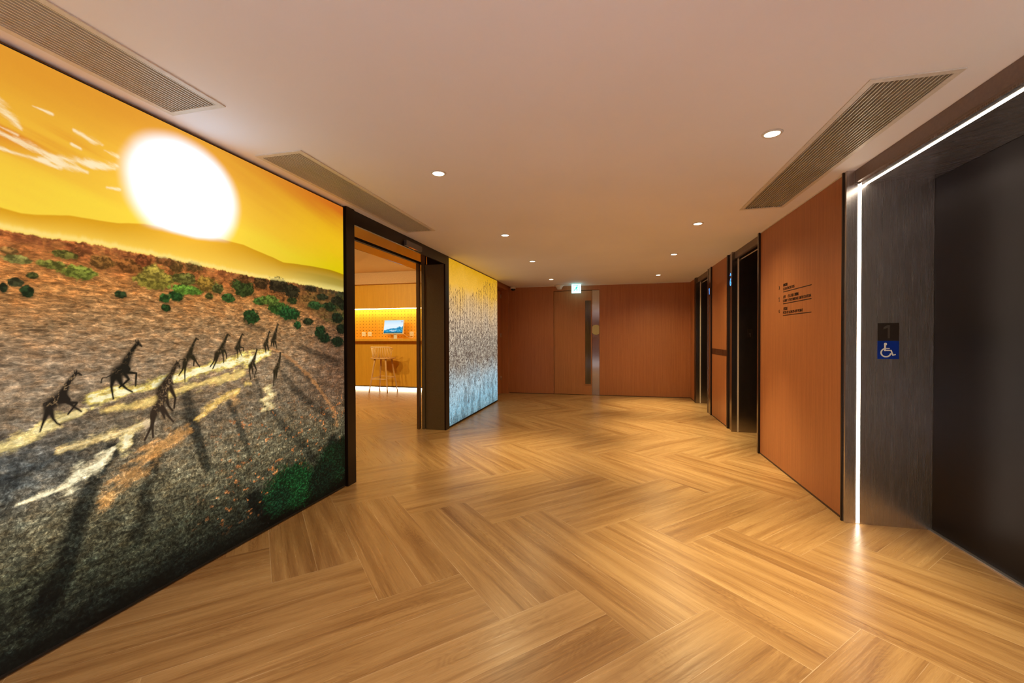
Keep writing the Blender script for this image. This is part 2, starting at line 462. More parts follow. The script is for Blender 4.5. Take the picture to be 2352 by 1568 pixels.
# ------------------------------------------------------------------ traced layout of the prints, metres on the wall (y, z, half width, half height)
GIR = [[[(1.309,1.122,0.0028,0.0035),(1.293,1.134,0.006,0.0075),(1.285,1.125,0.0059,0.0074),(1.263,1.092,0.0077,0.0098),(1.248,1.058,0.0136,0.0175),(1.238,1.032,0.0195,0.0251),(1.212,1.017,0.0175,0.0228),(1.199,1.007,0.0143,0.0189)],[(1.248,1.031,0.0171,0.0219),(1.259,1.022,0.0115,0.0147)],[(1.262,1.01,0.0062,0.0078),(1.292,1.006,0.004,0.005),(1.278,0.985,0.0031,0.0039),(1.261,0.962,0.0031,0.0039)],[(1.268,1.006,0.0054,0.0069),(1.285,0.986,0.0036,0.0045),(1.306,0.966,0.0032,0.004)],[(1.198,0.991,0.0122,0.016),(1.186,0.955,0.0057,0.0075),(1.178,0.929,0.0032,0.0042),(1.172,0.908,0.0024,0.0033)],[(1.205,0.99,0.0108,0.0142),(1.213,0.953,0.0051,0.0067),(1.225,0.931,0.0033,0.0043),(1.235,0.923,0.003,0.0039)],[(1.194,1.021,0.0018,0.0024),(1.184,1.019,0.0018,0.0023),(1.184,1.009,0.0018,0.0023)],[(1.285,1.132,0.0016,0.002),(1.283,1.144,0.0016,0.002)],[(1.292,1.138,0.0016,0.002),(1.291,1.147,0.0016,0.002)]],[[(1.546,1.24,0.0036,0.004),(1.531,1.256,0.0076,0.0084),(1.521,1.246,0.007,0.0078),(1.498,1.211,0.0098,0.0111),(1.478,1.168,0.0174,0.0197),(1.468,1.138,0.0229,0.0262),(1.444,1.124,0.0233,0.0269),(1.432,1.109,0.0175,0.0203)],[(1.478,1.138,0.0193,0.0219),(1.487,1.134,0.0097,0.011)],[(1.482,1.119,0.0068,0.0077),(1.521,1.112,0.0045,0.005),(1.517,1.051,0.0035,0.0039)],[(1.472,1.113,0.0077,0.0087),(1.489,1.086,0.0049,0.0055),(1.467,1.066,0.0038,0.0044),(1.449,1.052,0.0033,0.0038)],[(1.426,1.101,0.0119,0.0139),(1.418,1.06,0.0059,0.0069),(1.422,1.027,0.0037,0.0043),(1.425,1.004,0.0037,0.0043)],[(1.446,1.1,0.015,0.0173),(1.458,1.065,0.0071,0.0081),(1.481,1.04,0.0039,0.0044),(1.502,1.025,0.004,0.0044)],[(1.414,1.111,0.0018,0.0021),(1.4,1.103,0.0018,0.0021),(1.383,1.103,0.0018,0.0021),(1.379,1.082,0.0026,0.0031)],[(1.522,1.258,0.002,0.0022),(1.52,1.27,0.002,0.0022)],[(1.531,1.261,0.002,0.0022),(1.531,1.271,0.002,0.0022)]],[[(1.727,1.127,0.0043,0.0043),(1.716,1.147,0.0085,0.0086),(1.706,1.136,0.0084,0.0085),(1.685,1.095,0.0117,0.0121),(1.664,1.061,0.0196,0.0203),(1.641,1.022,0.0271,0.0284),(1.629,1.0,0.0201,0.0212)],[(1.675,1.03,0.014,0.0144),(1.703,0.968,0.006,0.0061),(1.696,0.915,0.0042,0.0043)],[(1.654,0.99,0.0126,0.0131),(1.668,0.931,0.0052,0.0054),(1.689,0.902,0.0041,0.0042)],[(1.712,1.154,0.0024,0.0024),(1.71,1.161,0.0024,0.0024)]],[[(1.692,1.041,0.0041,0.0042),(1.68,1.059,0.0082,0.0084),(1.67,1.045,0.0081,0.0084),(1.649,1.003,0.0125,0.0131),(1.634,0.963,0.0213,0.0224),(1.612,0.929,0.0209,0.0222),(1.6,0.91,0.0174,0.0186)],[(1.639,0.927,0.0113,0.0118),(1.67,0.874,0.0052,0.0054),(1.692,0.844,0.0041,0.0042)],[(1.634,0.922,0.0101,0.0106),(1.648,0.872,0.0045,0.0048)],[(1.599,0.905,0.0141,0.0151),(1.585,0.843,0.007,0.0075),(1.567,0.807,0.0042,0.0046),(1.554,0.782,0.0047,0.0051)],[(1.593,0.888,0.0108,0.0116),(1.59,0.831,0.0054,0.0058),(1.592,0.787,0.0043,0.0046)],[(1.594,0.929,0.0032,0.0035),(1.583,0.902,0.0032,0.0035),(1.584,0.881,0.0048,0.0052)]],[[(1.832,1.27,0.0033,0.0032),(1.819,1.277,0.0059,0.0058),(1.807,1.256,0.0059,0.0057),(1.79,1.216,0.0103,0.0101),(1.781,1.188,0.016,0.0157),(1.761,1.163,0.0144,0.0144),(1.754,1.145,0.0112,0.0112)],[(1.8,1.18,0.0091,0.0089),(1.819,1.147,0.004,0.0038),(1.837,1.12,0.0034,0.0032)],[(1.793,1.174,0.0077,0.0076),(1.806,1.158,0.0039,0.0038),(1.803,1.129,0.0033,0.0032)],[(1.755,1.145,0.0106,0.0106),(1.741,1.109,0.0043,0.0043),(1.723,1.084,0.003,0.0031)],[(1.758,1.145,0.0088,0.0087),(1.754,1.089,0.0037,0.0037),(1.755,1.045,0.0025,0.0025)],[(1.754,1.167,0.0019,0.0019),(1.73,1.165,0.0018,0.0018),(1.727,1.158,0.0024,0.0025)]],[[(2.028,1.292,0.0039,0.0035),(2.012,1.301,0.0062,0.0055),(2.0,1.278,0.0069,0.0062),(1.979,1.234,0.012,0.0109),(1.967,1.207,0.0171,0.0156),(1.943,1.189,0.0146,0.0135)],[(1.99,1.206,0.0076,0.0069),(2.001,1.185,0.0038,0.0034),(2.004,1.157,0.0031,0.0028)],[(1.978,1.199,0.0075,0.0068),(1.982,1.165,0.0038,0.0034),(1.983,1.134,0.003,0.0027)],[(1.937,1.181,0.0102,0.0094),(1.922,1.145,0.0043,0.004),(1.899,1.116,0.0035,0.0033)],[(1.945,1.174,0.0095,0.0088),(1.931,1.134,0.0043,0.004),(1.915,1.105,0.0036,0.0033)]],[[(2.125,1.294,0.0034,0.0029),(2.113,1.303,0.0058,0.005),(2.101,1.281,0.0058,0.005),(2.087,1.249,0.0106,0.0093),(2.084,1.228,0.0147,0.0128),(2.07,1.217,0.0121,0.0106)],[(2.097,1.222,0.0066,0.0057),(2.12,1.218,0.0034,0.0029),(2.122,1.196,0.0034,0.0029)],[(2.088,1.213,0.0066,0.0057),(2.097,1.192,0.0033,0.0029),(2.108,1.167,0.0025,0.0022)],[(2.074,1.214,0.0081,0.0071),(2.078,1.182,0.0033,0.0028),(2.079,1.153,0.0024,0.0021)]],[[(2.402,1.364,0.0041,0.0032),(2.394,1.373,0.0061,0.0048),(2.386,1.348,0.0061,0.0048),(2.371,1.308,0.011,0.0087),(2.363,1.276,0.017,0.0134),(2.35,1.261,0.0139,0.011)],[(2.353,1.253,0.0089,0.0071),(2.36,1.217,0.003,0.0024)],[(2.37,1.253,0.009,0.0071),(2.377,1.229,0.004,0.0032),(2.385,1.203,0.003,0.0024)],[(2.34,1.253,0.0059,0.0047),(2.335,1.222,0.0029,0.0023)]],[[(2.331,1.313,0.0039,0.0031),(2.322,1.321,0.0058,0.0047),(2.314,1.3,0.0058,0.0046),(2.302,1.265,0.0096,0.0077),(2.295,1.246,0.0152,0.0123),(2.282,1.231,0.0123,0.01)],[(2.285,1.225,0.0076,0.0061),(2.292,1.179,0.0029,0.0023)],[(2.304,1.23,0.0077,0.0062),(2.317,1.191,0.0029,0.0023)]],[[(2.224,1.201,0.0036,0.003),(2.22,1.207,0.0054,0.0045),(2.214,1.187,0.0054,0.0045),(2.199,1.147,0.0098,0.0082),(2.187,1.122,0.0159,0.0133),(2.169,1.104,0.0139,0.0118)],[(2.167,1.097,0.0087,0.0073),(2.162,1.068,0.0043,0.0037),(2.17,1.016,0.0026,0.0022)],[(2.198,1.11,0.0089,0.0074),(2.214,1.075,0.0036,0.003),(2.197,1.027,0.0027,0.0022)],[(2.18,1.096,0.007,0.0059),(2.188,1.051,0.0027,0.0022)]],[[(2.417,1.171,0.0041,0.0032),(2.414,1.178,0.0062,0.0048),(2.412,1.152,0.0062,0.0048),(2.401,1.109,0.0103,0.008),(2.388,1.082,0.0183,0.0143),(2.368,1.055,0.0161,0.0126)],[(2.363,1.052,0.011,0.0087),(2.357,0.993,0.005,0.0039),(2.351,0.953,0.003,0.0024)],[(2.381,1.05,0.0101,0.0079),(2.372,0.996,0.004,0.0032)]]]
DUST = [[[(1.06,0.875,0.016,0.023),(1.112,0.89,0.016,0.022),(1.175,0.913,0.016,0.021),(1.243,0.948,0.016,0.02),(1.313,0.966,0.01,0.012)],(255,225,140),0.8],[[(1.343,1.004,0.019,0.023),(1.416,1.026,0.019,0.022),(1.514,1.035,0.017,0.018),(1.647,1.062,0.016,0.017),(1.798,1.092,0.021,0.021),(1.911,1.108,0.029,0.028),(2.035,1.13,0.036,0.032),(2.19,1.159,0.037,0.031),(2.305,1.177,0.02,0.016)],(255,225,110),0.95],[[(1.378,0.955,0.011,0.013),(1.493,0.958,0.014,0.016),(1.6,0.965,0.016,0.017),(1.745,1.007,0.018,0.018),(1.866,1.03,0.02,0.019),(1.97,1.038,0.022,0.02),(2.101,1.059,0.021,0.018)],(255,215,120),0.75],[[(1.234,0.818,0.011,0.014),(1.324,0.828,0.012,0.015),(1.404,0.841,0.015,0.017),(1.482,0.848,0.014,0.016),(1.577,0.873,0.015,0.017)],(250,215,140),0.8],[[(1.471,0.769,0.022,0.025),(1.476,0.802,0.022,0.025),(1.496,0.814,0.01,0.011)],(255,225,150),0.9],[[(1.422,0.771,0.008,0.009),(1.384,0.737,0.018,0.022),(1.331,0.71,0.026,0.032),(1.289,0.698,0.028,0.035),(1.264,0.66,0.021,0.026),(1.217,0.654,0.011,0.014),(1.158,0.649,0.007,0.01),(1.103,0.642,0.005,0.007)],(255,235,185),1.0],[[(1.768,0.783,0.021,0.021),(1.667,0.756,0.036,0.037),(1.597,0.712,0.04,0.043),(1.51,0.643,0.041,0.046),(1.42,0.594,0.034,0.04),(1.382,0.532,0.022,0.026)],(240,170,90),0.55],[[(1.829,0.837,0.017,0.016),(1.879,0.868,0.02,0.019),(1.969,0.92,0.022,0.02),(2.074,0.959,0.017,0.015)],(255,205,100),0.8],[[(2.302,0.938,0.024,0.019),(2.342,0.885,0.024,0.019),(2.262,0.864,0.023,0.019),(2.321,0.823,0.028,0.023),(2.261,0.814,0.015,0.013)],(250,220,150),0.8],[[(2.135,0.989,0.014,0.012),(2.17,0.991,0.014,0.012)],(255,210,110),0.8],[[(2.346,1.208,0.008,0.006),(2.495,1.136,0.014,0.01),(2.686,1.0,0.015,0.011),(2.845,0.833,0.017,0.011),(2.975,0.677,0.018,0.012),(3.019,0.549,0.019,0.012)],(205,140,80),0.45],[[(2.032,0.928,0.016,0.014),(2.057,0.895,0.026,0.023)],(230,170,100),0.5],[[(1.566,0.875,0.017,0.019),(1.576,0.861,0.022,0.024)],(220,190,160),0.5]]
SHAD = [[[(1.757,0.992,0.023,0.023),(1.782,0.872,0.04,0.039),(1.814,0.747,0.03,0.029),(1.847,0.631,0.028,0.027),(1.875,0.542,0.02,0.019)],0.65],[[(1.422,0.771,0.028,0.033),(1.357,0.681,0.03,0.036),(1.308,0.561,0.034,0.042),(1.269,0.423,0.035,0.045),(1.244,0.313,0.039,0.05),(1.174,0.196,0.043,0.058)],0.7],[[(1.614,0.72,0.018,0.019),(1.596,0.628,0.029,0.031),(1.556,0.546,0.028,0.031),(1.549,0.418,0.037,0.04),(1.517,0.35,0.035,0.039)],0.55],[[(2.016,0.902,0.016,0.014),(2.072,0.775,0.02,0.018),(2.13,0.613,0.021,0.018),(2.165,0.513,0.018,0.015)],0.5],[[(2.428,1.039,0.017,0.013),(2.562,0.889,0.038,0.028),(2.709,0.778,0.036,0.026),(2.959,0.601,0.03,0.02)],0.5],[[(2.341,0.787,0.024,0.019),(2.445,0.652,0.035,0.027),(2.581,0.534,0.038,0.028),(2.73,0.351,0.037,0.026)],0.5],[[(2.473,1.112,0.018,0.014),(2.611,1.024,0.034,0.025),(2.79,0.897,0.027,0.019)],0.45],[[(2.207,1.027,0.011,0.009),(2.262,0.864,0.015,0.013),(2.32,0.727,0.016,0.013)],0.35],[[(1.172,0.904,0.004,0.006),(1.146,0.853,0.006,0.008),(1.118,0.814,0.007,0.009)],0.4],[[(1.098,0.782,0.02,0.028),(1.071,0.718,0.032,0.045),(1.057,0.642,0.031,0.045)],0.4],[[(1.512,0.793,0.021,0.023),(1.358,0.787,0.021,0.026),(1.196,0.791,0.022,0.029),(1.097,0.746,0.026,0.037)],0.35],[[(2.157,1.357,0.018,0.015),(2.268,1.329,0.023,0.019)],0.45],[[(2.589,1.219,0.024,0.018),(3.026,1.069,0.05,0.032)],0.5],[[(2.18,0.263,0.055,0.046),(2.373,0.058,0.105,0.082),(2.726,0.056,0.132,0.092),(3.109,0.036,0.098,0.062)],0.85],[[(2.957,0.444,0.06,0.039),(2.985,0.238,0.184,0.119),(3.11,0.077,0.197,0.123)],0.8]]
BUSH = [(2.182,1.413,0.062,0.047,38,70,30),(2.403,1.48,0.1,0.045,60,95,35),(2.501,1.449,0.107,0.049,35,80,35),(2.576,1.371,0.039,0.028,35,75,35),(2.683,1.4,0.055,0.026,45,55,30),(2.821,1.33,0.06,0.048,25,50,25),(2.871,1.276,0.072,0.041,22,45,24),(3.027,1.246,0.085,0.043,22,40,22),(2.806,1.313,0.05,0.041,28,55,28),(2.932,1.528,0.085,0.035,35,55,28),(2.764,1.527,0.077,0.033,45,75,35),(3.029,1.441,0.079,0.043,25,40,22),(3.085,1.352,0.07,0.044,22,35,20),(3.105,1.555,0.071,0.044,35,45,25),(1.715,1.503,0.038,0.032,45,85,35),(1.655,1.482,0.028,0.024,50,85,35),(1.661,1.434,0.024,0.02,40,70,30),(1.458,1.483,0.026,0.018,45,60,30),(1.141,1.465,0.021,0.025,40,60,30),(1.076,1.472,0.012,0.02,45,55,30),(1.11,1.495,0.024,0.017,70,70,40),(1.159,1.527,0.02,0.014,80,80,35),(1.303,1.561,0.069,0.03,130,135,50),(1.218,1.58,0.055,0.018,130,125,50),(1.609,1.571,0.098,0.048,165,145,55),(1.599,1.607,0.061,0.043,175,150,60),(1.772,1.539,0.095,0.028,110,150,50),(1.761,1.596,0.07,0.033,110,105,45),(1.884,1.583,0.068,0.044,160,120,45),(1.503,1.619,0.055,0.037,150,90,40),(2.121,1.59,0.081,0.059,60,75,30),(2.02,1.517,0.046,0.028,55,85,35),(2.247,1.515,0.055,0.025,75,105,40),(1.896,1.516,0.026,0.02,90,90,40),(2.329,1.527,0.08,0.035,100,120,45),(2.531,1.544,0.05,0.025,55,70,30),(1.951,1.564,0.038,0.03,90,90,40),(2.405,1.638,0.092,0.054,55,45,25),(2.259,1.634,0.062,0.04,80,55,28),(2.524,1.612,0.083,0.05,50,45,25),(2.723,1.652,0.066,0.026,60,50,30),(2.844,1.598,0.071,0.027,45,50,28),(3.031,1.586,0.09,0.036,40,42,25),(1.39,1.62,0.049,0.031,150,100,45),(1.26,1.629,0.043,0.018,120,110,45),(1.115,1.585,0.044,0.017,150,140,70),(1.092,1.613,0.028,0.013,170,120,60),(1.56,1.658,0.039,0.03,150,75,38),(1.716,1.654,0.04,0.036,120,80,38),(1.81,1.669,0.049,0.028,105,70,35),(1.662,1.672,0.051,0.022,130,75,38),(2.127,1.645,0.05,0.027,110,65,30)]
NEARB = [(2.487,0.233,0.213,0.154,18,62,30),(2.592,0.181,0.175,0.127,20,70,32),(2.387,0.164,0.114,0.089,14,48,26),(2.959,0.247,0.208,0.171,14,42,22),(3.102,0.297,0.118,0.148,12,34,18),(2.827,0.166,0.151,0.137,10,30,18)]
RIDGE = [(0.829,1.774),(0.965,1.774),(1.071,1.771),(1.13,1.764),(1.167,1.769),(1.276,1.796),(1.368,1.803),(1.451,1.811),(1.562,1.836),(1.643,1.844),(1.824,1.843),(1.954,1.856),(2.13,1.855),(2.262,1.833),(2.351,1.821),(2.445,1.802),(2.568,1.811),(2.749,1.821),(2.951,1.826),(3.12,1.815)]
MIST = [(0.829,1.726),(1.07,1.701),(1.192,1.703),(1.335,1.703),(1.504,1.702),(1.706,1.697),(1.952,1.692),(2.26,1.685),(2.654,1.683),(3.119,1.674)]
BELT = [(0.829,1.716),(1.07,1.687),(1.141,1.682),(1.335,1.69),(1.504,1.689),(1.706,1.684),(1.952,1.672),(2.259,1.663),(2.654,1.667),(3.119,1.66)]
BELTB = [(0.828,1.636),(1.069,1.601),(1.191,1.589),(1.334,1.577),(1.502,1.561),(1.704,1.554),(1.95,1.546),(2.258,1.521),(2.652,1.473),(3.115,1.334)]
CLOUD = [[(1.01,2.18,0.015,0.022),(1.075,2.145,0.014,0.019),(1.11,2.113,0.011,0.015),(1.131,2.091,0.005,0.007)],[(1.009,2.102,0.008,0.012),(1.074,2.047,0.006,0.008),(1.133,2.041,0.007,0.01),(1.21,2.023,0.007,0.009),(1.309,2.034,0.011,0.013),(1.44,2.055,0.009,0.01)],[(1.183,1.995,0.005,0.007),(1.237,2.004,0.011,0.014),(1.339,2.002,0.006,0.008)],[(1.339,2.04,0.012,0.015),(1.403,2.06,0.015,0.018),(1.451,2.071,0.01,0.012)],[(1.074,2.071,0.003,0.005),(1.121,2.061,0.004,0.005)],[(1.295,2.161,0.004,0.006),(1.356,2.148,0.009,0.011),(1.396,2.141,0.005,0.006)],[(1.166,2.196,0.003,0.003),(1.225,2.194,0.004,0.005)],[(1.287,2.102,0.004,0.006),(1.317,2.097,0.005,0.006)],[(1.073,1.99,0.005,0.006),(1.17,1.99,0.006,0.009),(1.25,1.987,0.006,0.007)],[(1.404,2.125,0.005,0.006),(1.455,2.117,0.007,0.008)],[(1.411,1.961,0.005,0.006),(1.462,1.969,0.005,0.006)]]

# ------------------------------------------------------------------ the two backlit prints, painted on fine grids
RNG = np.random.default_rng(7)
def lin(c):
    c = np.asarray(c, dtype=np.float64) / 255.0
    return np.where(c <= .04045, c / 12.92, ((c + .055) / 1.055) ** 2.4)

def vnoise(Y, Z, sy_, sz_, octv=4, gain=.5, seed=0):
    out = np.zeros(Y.shape); a = 1.0; tot = 0
    r = np.random.default_rng(seed)
    for o in range(octv):
        N = 256; g = r.random((N, N))
        a1 = Y * sy_ * 2 ** o + 50.3; b1 = Z * sz_ * 2 ** o + 31.7
        i = np.floor(a1).astype(int); j = np.floor(b1).astype(int); fa = a1 - i; fb = b1 - j
        fa = fa * fa * (3 - 2 * fa); fb = fb * fb * (3 - 2 * fb)
        i0, i1, j0, j1 = i % N, (i + 1) % N, j % N, (j + 1) % N
        out += a * ((g[i0, j0] * (1 - fa) + g[i1, j0] * fa) * (1 - fb) + (g[i0, j1] * (1 - fa) + g[i1, j1] * fa) * fb)
        tot += a; a *= gain
    return out / tot

def sstep(a, b, x):
    t_ = np.clip((x - a) / (b - a), 0, 1); return t_ * t_ * (3 - 2 * t_)

def chain_field(ys, zs, Y, Z, ch, pad=1.0):
    """distance field of a tapered polyline: 1 at the axis edge -> returns d = normalised distance (1 on the outline)"""
    D = np.full(Y.shape, 9.0)
    for (y0, z0, h0, v0), (y1, z1, h1, v1) in zip(ch, ch[1:]):
        R_ = max(h0, h1, v0, v1) * pad
        ia = np.searchsorted(ys, min(y0, y1) - R_); ib = np.searchsorted(ys, max(y0, y1) + R_)
        ja = np.searchsorted(zs, min(z0, z1) - R_); jb = np.searchsorted(zs, max(z0, z1) + R_)
        if ib <= ia or jb <= ja: continue
        yy = Y[ia:ib, ja:jb]; zz = Z[ia:ib, ja:jb]
        hm, vm = (h0 + h1) / 2, (v0 + v1) / 2
        ax_, az_ = (y1 - y0) / hm, (z1 - z0) / vm
        L2 = ax_ * ax_ + az_ * az_ + 1e-9
        tt = np.clip((((yy - y0) / hm) * ax_ + ((zz - z0) / vm) * az_) / L2, 0, 1)
        hh = h0 + (h1 - h0) * tt; vv = v0 + (v1 - v0) * tt
        d = np.sqrt(((yy - (y0 + (y1 - y0) * tt)) / hh) ** 2 + ((zz - (z0 + (z1 - z0) * tt)) / vv) ** 2)
        D[ia:ib, ja:jb] = np.minimum(D[ia:ib, ja:jb], d)
    return D

def over(C, c, m):
    return C * (1 - m[..., None]) + lin(c) * m[..., None]

def grid_mesh(name, xp, ys, zs, rgba, mat, parent, flip=False):
    ny, nz = len(ys), len(zs)
    co = np.zeros((ny, nz, 3), np.float32)
    co[..., 0] = xp; co[..., 1] = ys[:, None]; co[..., 2] = zs[None, :]
    idx = np.arange(ny * nz).reshape(ny, nz)
    q = np.stack([idx[:-1, :-1], idx[1:, :-1], idx[1:, 1:], idx[:-1, 1:]], -1).reshape(-1, 4)
    me = bpy.data.meshes.new(name)
    me.vertices.add(ny * nz); me.vertices.foreach_set('co', co.ravel())
    n = len(q)
    me.loops.add(n * 4); me.loops.foreach_set('vertex_index', q.ravel().astype(np.int32))
    me.polygons.add(n); me.polygons.foreach_set('loop_start', np.arange(0, n * 4, 4, dtype=np.int32))
    me.update(calc_edges=True)
    a = me.color_attributes.new('print', 'FLOAT_COLOR', 'POINT')
    a.data.foreach_set('color', rgba.astype(np.float32).ravel())
    me.materials.append(mat)
    return link_obj(name, me, parent)

def paint_savannah(ys, zs):
    Y, Z = np.meshgrid(ys, zs, indexing='ij')
    f = lambda P: np.interp(ys, [p_[0] for p_ in P], [p_[1] for p_ in P])[:, None] + 0 * Z
    ridge, mist, belt, beltb = f(RIDGE), f(MIST), f(BELT), f(BELTB)
    ridge = ridge + .006 * (vnoise(Y, 0 * Z, 9, 1, 4, .5, 3) - .5)
    belt = belt + .022 * (vnoise(Y, 0 * Z, 45, 1, 4, .7, 4) - .4)
    # sky
    hgt = np.clip((Z - ridge) / (2.40 - ridge), 0, 1)
    n = vnoise(Y + Z * .5, Z + Y * .22, .8, 9, 5, .55, 5)
    C = np.zeros(Y.shape + (3,))
    right = sstep(1.9, 3.1, Y)
    low = lin((250, 212, 62)) * (1 - right[..., None]) + lin((222, 196, 8)) * right[..., None]
    mid_ = lin((243, 186, 56)) * (1 - right[..., None]) + lin((238, 188, 26)) * right[..., None]
    top_ = lin((226, 152, 44)) * (1 - right[..., None]) + lin((208, 110, 26)) * right[..., None]
    a = sstep(0, .45, hgt + (n - .5) * .35)[..., None]; b = sstep(.40, .95, hgt + (n - .5) * .3)[..., None]
    C[:] = low * (1 - a) + mid_ * a
    C = C * (1 - b) + top_ * b
    band = np.exp(-((hgt - .50 - .16 * (Y - 1.3)) / .10) ** 2) * sstep(1.75, 1.0, Y) * sstep(.42, .62, n)
    C = over(C, (222, 130, 34), np.clip(band * .9, 0, 1))
    for ch in CLOUD:
        D = chain_field(ys, zs, Y, Z, ch, 2.6)
        m = sstep(2.1, .0, D + 3.4 * (vnoise(Y, Z + Y * .35, 12, 50, 5, .66, 8) - .42)) ** 1.3
        C = over(C, (255, 232, 186), np.clip(m, 0, 1) * .9)
    # mountains
    mm = sstep(-.004, .004, ridge - Z)
    md = np.clip((ridge - Z) / (ridge - mist + 1e-6), 0, 1)
    r3 = right[..., None]
    mc = lin((222, 158, 22)) * (1 - r3) + lin((170, 128, 6)) * r3
    ml = lin((252, 206, 78)) * (1 - r3) + lin((214, 196, 110)) * r3
    q = (md ** 1.5)[..., None]
    mcol = mc * (1 - q) + ml * q
    C = C * (1 - mm[..., None]) + mcol * mm[..., None]
    hz2 = sstep(2.35, 3.1, Y) * sstep(.3, .45, md) * sstep(.9, .7, md) * mm
    C = over(C, (150, 128, 30), hz2 * .55)
    # ground
    gm = sstep(-.003, .003, belt - Z)
    stops = [(0.0, (8, 10, 8)), (.10, (20, 23, 17)), (.30, (50, 50, 36)), (.55, (92, 84, 62)), (.85, (112, 96, 74)), (1.10, (146, 120, 90)), (1.35, (156, 116, 74)), (1.50, (178, 118, 62)), (1.62, (196, 122, 60)), (1.9, (206, 130, 70))]
    zz = Z + (vnoise(Y, Z, 2.5, 5, 4, .55, 11) - .5) * .14
    G = np.stack([np.interp(zz, [s_[0] for s_ in stops], lin([s_[1] for s_ in stops])[:, k]) for k in range(3)], -1)
    rb = (sstep(2.3, 3.05, Y) * sstep(.45, 1.0, Z))[..., None]
    G = G * (1 - rb * .75) + lin((96, 62, 42)) * rb * .75
    bl = (sstep(1.55, 1.05, Y) * np.exp(-((Z - .78) / .16) ** 2))[..., None]
    G = G * (1 - bl * .6) + lin((72, 84, 88)) * bl * .6
    gl = (sstep(1.75, 1.1, Y) * np.exp(-((Z - 1.16) / .15) ** 2))[..., None]
    G = G * (1 - gl * .35) + lin((160, 136, 112)) * gl * .35
    wk = np.exp(-((Z - .62) / .22) ** 2)[..., None] * sstep(2.9, 2.2, Y)[..., None]
    G = G * (1 + .30 * wk)
    C = C * (1 - gm[..., None]) + G * gm[..., None]
    # band of distant trees
    tb = gm * sstep(-.02, .05, Z - beltb + .05 * (vnoise(Y, Z, 22, 32, 4, .6, 13) - .5))
    tn = vnoise(Y, Z, 42, 60, 5, .65, 14)
    tcol = lin((150, 84, 40)) * (1 - r3) + lin((62, 60, 26)) * r3
    tcol = tcol * (.35 + 1.5 * sstep(.3, .7, tn))[..., None]
    m = tb * (.55 + .45 * sstep(.40, .60, vnoise(Y, Z, 12, 22, 4, .6, 15)))
    C = C * (1 - m[..., None]) + tcol * m[..., None]
    darkband = np.exp(-((belt - Z - .02) / .02) ** 2) * gm * sstep(.4, .6, vnoise(Y, Z, 40, 20, 4, .6, 16))
    dcol = lin((128, 66, 34)) * (1 - r3) + lin((40, 42, 30)) * r3
    C = C * (1 - .8 * darkband[..., None]) + dcol * .8 * darkband[..., None]
    det = gm * (1 - .5 * tb)
    wob = vnoise(Y, Z, 26, 40, 5, .62, 17)
    wob2 = vnoise(Y, Z, 90, 120, 3, .6, 18)
    # shadows, dust
    for ch, s_ in SHAD:
        D = chain_field(ys, zs, Y, Z, ch, 2.0)
        m = sstep(1.6, .5, D + .5 * (wob - .5)) * min(1.0, s_ * 1.35)
        C = C * (1 - m[..., None]) + C * lin((150, 172, 190)) * .45 * m[..., None]
    P_ = Y * .97 + Z * .24; Q_ = -Y * .24 + Z * .97
    stre = vnoise(P_, Q_, 7, 46, 5, .6, 19)
    for ch, c, s_ in DUST:
        D = chain_field(ys, zs, Y, Z, ch, 2.4)
        m = sstep(1.75, .05, D + 2.2 * (wob - .48) + 2.4 * (stre - .5) + .5 * (wob2 - .5)) * s_
        hl = sstep(.70, .98, m)
        C = over(C, c, np.clip(m, 0, 1)); C = over(C, (255, 246, 205), hl * .8)
        det = det * (1 - .75 * np.clip(m, 0, 1))
    # orange tufts
    tf = sstep(.705, .78, vnoise(Y, Z, 34, 48, 3, .5, 21)) * sstep(.10, .25, Z) * sstep(.95, .7, Z) * sstep(1.7, 2.2, Y)
    C = over(C, (205, 122, 60), tf * .6)
    # bushes
    for y0, z0, hr, vr, *c in BUSH:
        ia, ib = np.searchsorted(ys, y0 - 1.6 * hr), np.searchsorted(ys, y0 + 1.6 * hr); ja, jb = np.searchsorted(zs, z0 - 1.8 * vr), np.searchsorted(zs, z0 + 1.6 * vr)
        if ib <= ia or jb <= ja: continue
        s_ = (slice(ia, ib), slice(ja, jb))
        dd = np.sqrt(((Y[s_] - y0) / hr) ** 2 + ((Z[s_] - z0) / vr) ** 2)
        m = sstep(1.12, .86, dd + .75 * (vnoise(Y[s_], Z[s_], 60, 75, 4, .65, 23) - .5))
        sh = sstep(1.2, .5, np.sqrt(((Y[s_] - y0) / (hr * 1.25)) ** 2 + ((Z[s_] - z0 + vr * .8) / (vr * .5)) ** 2)) * (1 - m) * .6
        C[s_] = C[s_] * (1 - .6 * sh[..., None])
        shade = .30 + 1.25 * sstep(.35, .75, vnoise(Y[s_], Z[s_], 70, 90, 4, .65, 24)) * (.5 + .6 * np.clip((Z[s_] - z0) / vr + .4, 0, 1))
        C[s_] = C[s_] * (1 - m[..., None]) + lin(c) * shade[..., None] * m[..., None]
        det[s_] = det[s_] * (1 - .8 * m)
    for y0, z0, hr, vr, *c in NEARB:
        dd = np.sqrt(((Y - y0) / hr) ** 2 + ((Z - z0) / vr) ** 2)
        m = sstep(1.25, .75, dd + .9 * (vnoise(Y, Z, 40, 60, 5, .7, 25) - .5))
        shade = .25 + 2.0 * sstep(.45, .8, vnoise(Y, Z, 90, 150, 4, .7, 26))
        C = C * (1 - m[..., None]) + (lin(c) * shade[..., None]) * m[..., None]
        det = det * (1 - .6 * m)
    # giraffes
    pat = vnoise(Y, Z, 75, 75, 2, .5, 28)
    net = np.exp(-((pat - .5) / .035) ** 2)
